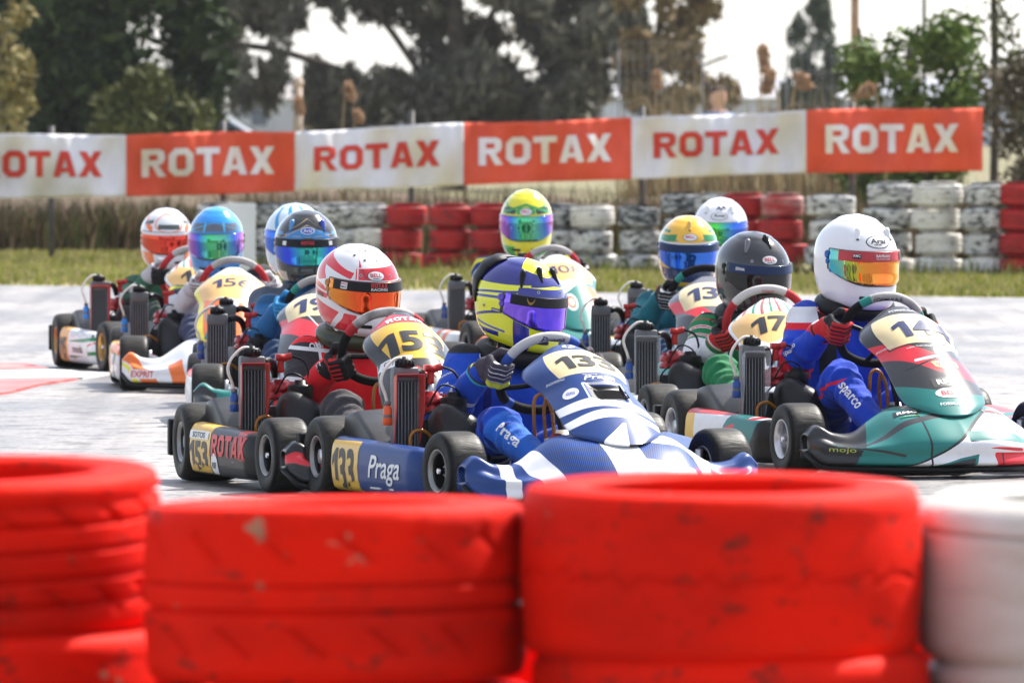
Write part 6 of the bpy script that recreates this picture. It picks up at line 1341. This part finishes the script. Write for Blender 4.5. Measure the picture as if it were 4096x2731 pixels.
hD = dict(base=(.62, .72, .78), paint=[((.03, .3, .6), lambda D, Z: AND(.06 - np.abs(((D / 40 + Z * 2) % 1) - .5) * .4, Z - .6)), ((.75, .42, .03), lambda D, Z: AND(band(Z, .3, .55), np.abs(D) - 70))], visor=V_bl, label='white and light blue helmet mostly hidden behind the black one', marks=())
DR['D'] = dict(kart='D', head=(678, 543), yaw=0, pitch=6, hs=1.0, helmet=hD, suit=plain((.1, .12, .16)), glove=gl0, label='driver with a white and light blue helmet hidden behind the driver of kart 194')
hB = dict(base=(.03, .20, .50), paint=[((.02, .28, .75), lambda D, Z: Z - .82 + .001 * np.abs(D)), ((.10, .12, .15), lambda D, Z: AND(band(Z, .67, .78), 62 - np.abs(D))), ((.05, .45, .80), lambda D, Z: AND(.006 - np.abs(Z - .80 + .002 * np.abs(D)), 70 - np.abs(D))), ((.05, .45, .80), lambda D, Z: AND(band(Z, .66, .8), .9 - np.abs(np.abs(D) - 20) * .3)), ((.12, .45, .7), lambda D, Z: AND(.03 - np.abs(Z - .1), np.abs(D) - 25))], visor=V_gr, holes=(), label='blue helmet with a green and violet mirrored visor', marks=())
DR['B'] = dict(kart='B', head=(497, 550), yaw=-2, pitch=6, hs=.98, hz=1.08, sh=.2, helmet=hB, suit=plain((.55, .57, .62), (.58, .58, .60), ((.03, .04, .08), (.6, .6, .05)), (.05, .06, .12)), glove=((.50, .49, .50), [((.05, .05, .06), lambda t, n, r, w: AND(.003 - np.abs(((t + .05) % .0195) - .0098), -n))]), label='driver in a white suit with a blue helmet, in kart 156')
hA = dict(base=(.72, .72, .73), paint=[(ORG, lambda D, Z: AND(.05 - np.abs(Z - .70 - .004 * (np.abs(D) - 50)), np.abs(D) - 38, 120 - np.abs(D))), ((.06, .08, .07), lambda D, Z: AND(band(Z, .68, .76), 26 - np.abs(D))), (ORG, lambda D, Z: .012 - np.abs(np.hypot(D / 34, (Z - .78) * 7) - 1.) * .2), (ORG, lambda D, Z: AND(.28 - Z, np.abs(D) - 34)), ((.06, .08, .07), lambda D, Z: AND(.03 - np.abs(Z - .84 + .001 * np.abs(D)), band(np.abs(D), 40, 80)))], visor=V_rd, strip=strip_wht, split=.575, holes=(), label='orange and white helmet with a red mirrored visor', marks=())
DR['A'] = dict(kart='A', head=(382, 543), yaw=8, pitch=7, hs=.98, helmet=hA, suit=plain((.02, .10, .05), (.03, .13, .07), None, (.03, .05, .04), (.5, .5, .5)), glove=((.45, .45, .47), [((.014, .014, .016), lambda t, n, r, w: -.005 - n)]), label='driver in a green suit with an orange and white helmet at the far left')

for key in 'ABDCGIHJEFK': make_kart(KS[key])
for key in 'ABDCGIHJEFK': make_driver(KS[key], DR[key])

# ---- numbers, lettering and stickers
k = KS['E']
on_panel(k, '153', -.02, .715, .135, INK, w=.23, bold=.04); on_panel(k, 'ROTAX', 0, .92, .036, WHT, w=.13); on_panel(k, 'XWX', .25, .46, .07, REDP, w=.13, bold=.03)
on_panel(k, 'SOTOS', -.66, .56, .034, INK, w=.09, bold=.015, plate=(rrect(.13, .05), WHT), space=1)
on_pod(k, '153', -.205, .103, .105, INK, w=.22, bold=.04, plate=(rrect(.27, .17, .006), YEL)); on_pod(k, 'SOTOS', -.205, .176, .020, INK, w=.15, bold=.02, plate=(rrect(.23, .028), WHT), off=.002); on_pod(k, 'ROTAX', .13, .145, .075, REDP, w=.36, bold=.05)
on_pod(k, 'RSP', -.02, .075, .022, INK, w=.045, bold=.02, plate=(oval(.075, .085), WHT), off=.001)
k = KS['F']
on_panel(k, '133', .08, .79, .10, INK, w=.20, bold=.03); on_panel(k, 'Praga', .10, .61, .036, WHT, w=.115, shear=.35, bold=.01); on_panel(k, 'ENGINEERING', -.74, .63, .012, WHT, w=.07, bold=0.); on_panel(k, 'GSG', -.62, .49, .016, BLUP, w=.032, plate=(oval(.058, .058), WHT)); on_panel(k, 'P', 0, .965, .026, NAVY, plate=(oval(.045, .036), WHT)); on_panel(k, 'Italian Technology', -.05, .65, .009, WHT, w=.05, bold=0.)
on_panel(k, None, .11, .485, .05, INK, plate=(rrect(.118, .062, .014), MATT))  # no sticker: matt black patch painting the shade inside the intake
on_pod(k, '133', -.215, .105, .15, INK, w=.19, bold=.03, plate=(rrect(.25, .172, .004), YEL)); on_pod(k, 'Praga', .12, .115, .10, WHT, w=.25, shear=.3, bold=.012); on_pod(k, None, .12, .055, .01, WHT, plate=(rrect(.25, .007), WHT))
k = KS['K']
on_panel(k, '144', .12, .76, .115, NAVY, w=.22, bold=.03); on_panel(k, 'FORMULA', -.02, .945, .018, WHT, w=.10, bold=.01); on_panel(k, 'K', .47, .942, .018, REDP, bold=.01); on_panel(k, 'Italian Technology Kart', -.1, .575, .011, WHT, w=.12, bold=0.); on_panel(k, 'ENGINEERING', -.82, .62, .010, WHT, w=.075, bold=0.)
on_panel(k, 'VROM', .26, .42, .030, REDP, w=.085, bold=.02, plate=([(-.055, .02), (.055, .02), (.05, -.01), (0, -.04), (-.05, -.01)], CRM)); on_panel(k, 'RMC', .1, .275, .028, WHT, w=.085, bold=.03, plate=(rrect(.125, .052), INK)); on_panel(k, 'BELL', .05, .185, .024, REDP, w=.075, bold=.03, plate=(oval(.118, .056), WHT)); on_panel(k, 'HELMETS', .05, .160, .007, INK, w=.05, bold=.0); on_panel(k, 'FORMULA', 0, .105, .015, WHT, w=.09, bold=.01); on_panel(k, 'K', .42, .105, .018, REDP, bold=.02)
on_nose(k, 'RMC', -.31, .60, .024, WHT, w=.072, bold=.03, plate=(rrect(.10, .042), INK)); on_nose(k, 'BULGARIA', -.31, .565, .006, WHT, w=.04, bold=0., plate=(rrect(.07, .010), GRN), off=.001); on_nose(k, 'ROTAX', .34, .60, .018, REDP, w=.08, bold=.02, plate=(rrect(.11, .038), mat('grey_sticker', (.18, .18, .19), .35, vary=.05))); on_nose(k, 'mojo', -.80, .30, .022, LIME, w=.10, bold=.0, plate=(rrect(.14, .036), INK))
on_pod(k, 'RB+', .20, .095, .02, INK, w=.05, plate=(rrect(.10, .03), WHT)); on_pod(k, 'ROTAX', .1, .058, .045, REDP, w=.3, bold=.03)
k = KS['J']; on_panel(k, '171', 0, .69, .12, INK, w=.21, bold=.03); on_panel(k, 'TONY', -.1, .93, .016, REDP, w=.06)
k = KS['H']; on_panel(k, '135', .02, .75, .12, NAVY, w=.21, bold=.02)
k = KS['C']; on_panel(k, '194', .02, .76, .125, NAVY, w=.22, bold=.02); on_nose(k, 'mojo', -.62, .27, .03, LIME, w=.15, bold=.02)
k = KS['B']; on_panel(k, '156', .0, .75, .085, NAVY, w=.18, bold=.0); on_nose(k, 'EXPRIT', -.80, .22, .03, REDP, w=.13, bold=.02, plate=(rrect(.15, .042), WHT))
k = KS['G']; on_panel(k, '108', .0, .75, .085, NAVY, w=.18, bold=.0)
k = KS['A']; on_panel(k, '115', -.1, .69, .11, INK, w=.2, bold=.02); on_pod(k, '115', -.24, .11, .11, INK, w=.15, bold=.02)
on_pod(k, 'moda', .08, .11, .04, INK, w=.2, plate=(rrect(.36, .07), WHT))
# suits
def arm_text(k, body, a, b, t, h, m, w, face, up_=None, shear=.0, flip=1, along=True):
    A, B = k['bones'][a], k['bones'][b]; p = A.lerp(B, t); ax = (B - A).normalized() * flip; n = Vector(face).normalized()
    x = ax if along else ax.cross(n) ; x = (x - n * x.dot(n)).normalized(); y = n.cross(x)
    on_body(k, body, p + n * .05, y, x, h, m, w, .02, shear)
k = KS['K']; arm_text(k, 'sparco', 'knR', 'anR', .40, .040, WHT, .15, (.35, -.75, .45)); arm_text(k, 'sparco', 'elR', 'wrR', .35, .022, WHT, .07, (.2, -.9, .25))
b_ = k['bones']['shR']; on_body(k, 'spa', b_ + Vector((.1, .06, -.02)), (0, -1, .1), (0, 0, -1), .05, WHT, .085)
on_body(k, 'sparco', b_ + Vector((.06, .01, .04)), (.2, 0, 1), (0, 1, .15), .02, WHT, .075)
k = KS['E']; arm_text(k, 'OMP', 'elR', 'wrR', .92, .022, WHT, .04, (.3, -.9, .1), along=False)
b_ = k['bones']['shR']; on_body(k, 'OMP', b_ + Vector((.03, .02, .05)), (.1, 0, 1), (0, 1, .2), .022, WHT, .06)
k = KS['F']; arm_text(k, 'New-Line', 'shR', 'elR', .45, .018, WHT, .07, (.35, -.9, .15), along=False, flip=-1); arm_text(k, 'IVO', 'shR', 'elR', .66, .030, WHT, .065, (.35, -.9, .15), along=False, flip=-1); arm_text(k, 'KARNEERING', 'shR', 'elR', .26, .010, WHT, .08, (.35, -.9, .15), along=False, flip=-1)
arm_text(k, 'Praga', 'knR', 'anR', .35, .05, WHT, .15, (.45, -.7, .45)); b_ = k['bones']['shR']; on_body(k, 'OMP', b_ + Vector((.06, .05, .04)), (.1, 0, 1), (0, 1, .1), .02, WHT, .05)
k = KS['J']; b_ = k['bones']['shR']; on_body(k, 'OMP', b_ + Vector((.04, .03, .05)), (.1, 0, 1), (0, 1, .1), .022, INK, .06)

def on_wheel(k, body, h, w, m, a=0., shear=0.):
    C0, pt, nrm, sw, bv, upv = k['wheel']; a0 = R(a) - R(k.get('turn', 0)); p = pt(a0)
    word(body, p, (0, 1, 0), (upv - nrm * .3), h, bv, m, sw, .01, shear, w, off=.0012, depth=.03, reach=.06, lim=.01)
on_wheel(KS['F'], 'Praga', .022, .085, NAVY, 0, .3); on_wheel(KS['K'], 'FORMULA K', .015, .115, INK); on_wheel(KS['J'], 'TONY', .014, .05, REDP)

# ------------------------------------------------------------------ the air: thin haze over the whole place
hz = MB(); hz.box((0, 1275, 27), (3400, 3250, 66)); hzm = bpy.data.materials.new('haze_air'); hzm.use_nodes = True
nt = hzm.node_tree; nt.nodes.remove(nt.nodes['Principled BSDF']); pv = _n(nt, 'ShaderNodeVolumePrincipled')
pv.inputs['Color'].default_value = (.93, .95, 1, 1); pv.inputs['Density'].default_value = .00012; pv.inputs['Anisotropy'].default_value = .2
nt.links.new(pv.outputs[0], nt.nodes['Material Output'].inputs['Volume'])
ho_ = obj('haze', hz.mesh('haze', [hzm], False)); ho_['kind'] = 'stuff'; ho_['label'] = 'thin pale haze hanging in the air over the circuit'
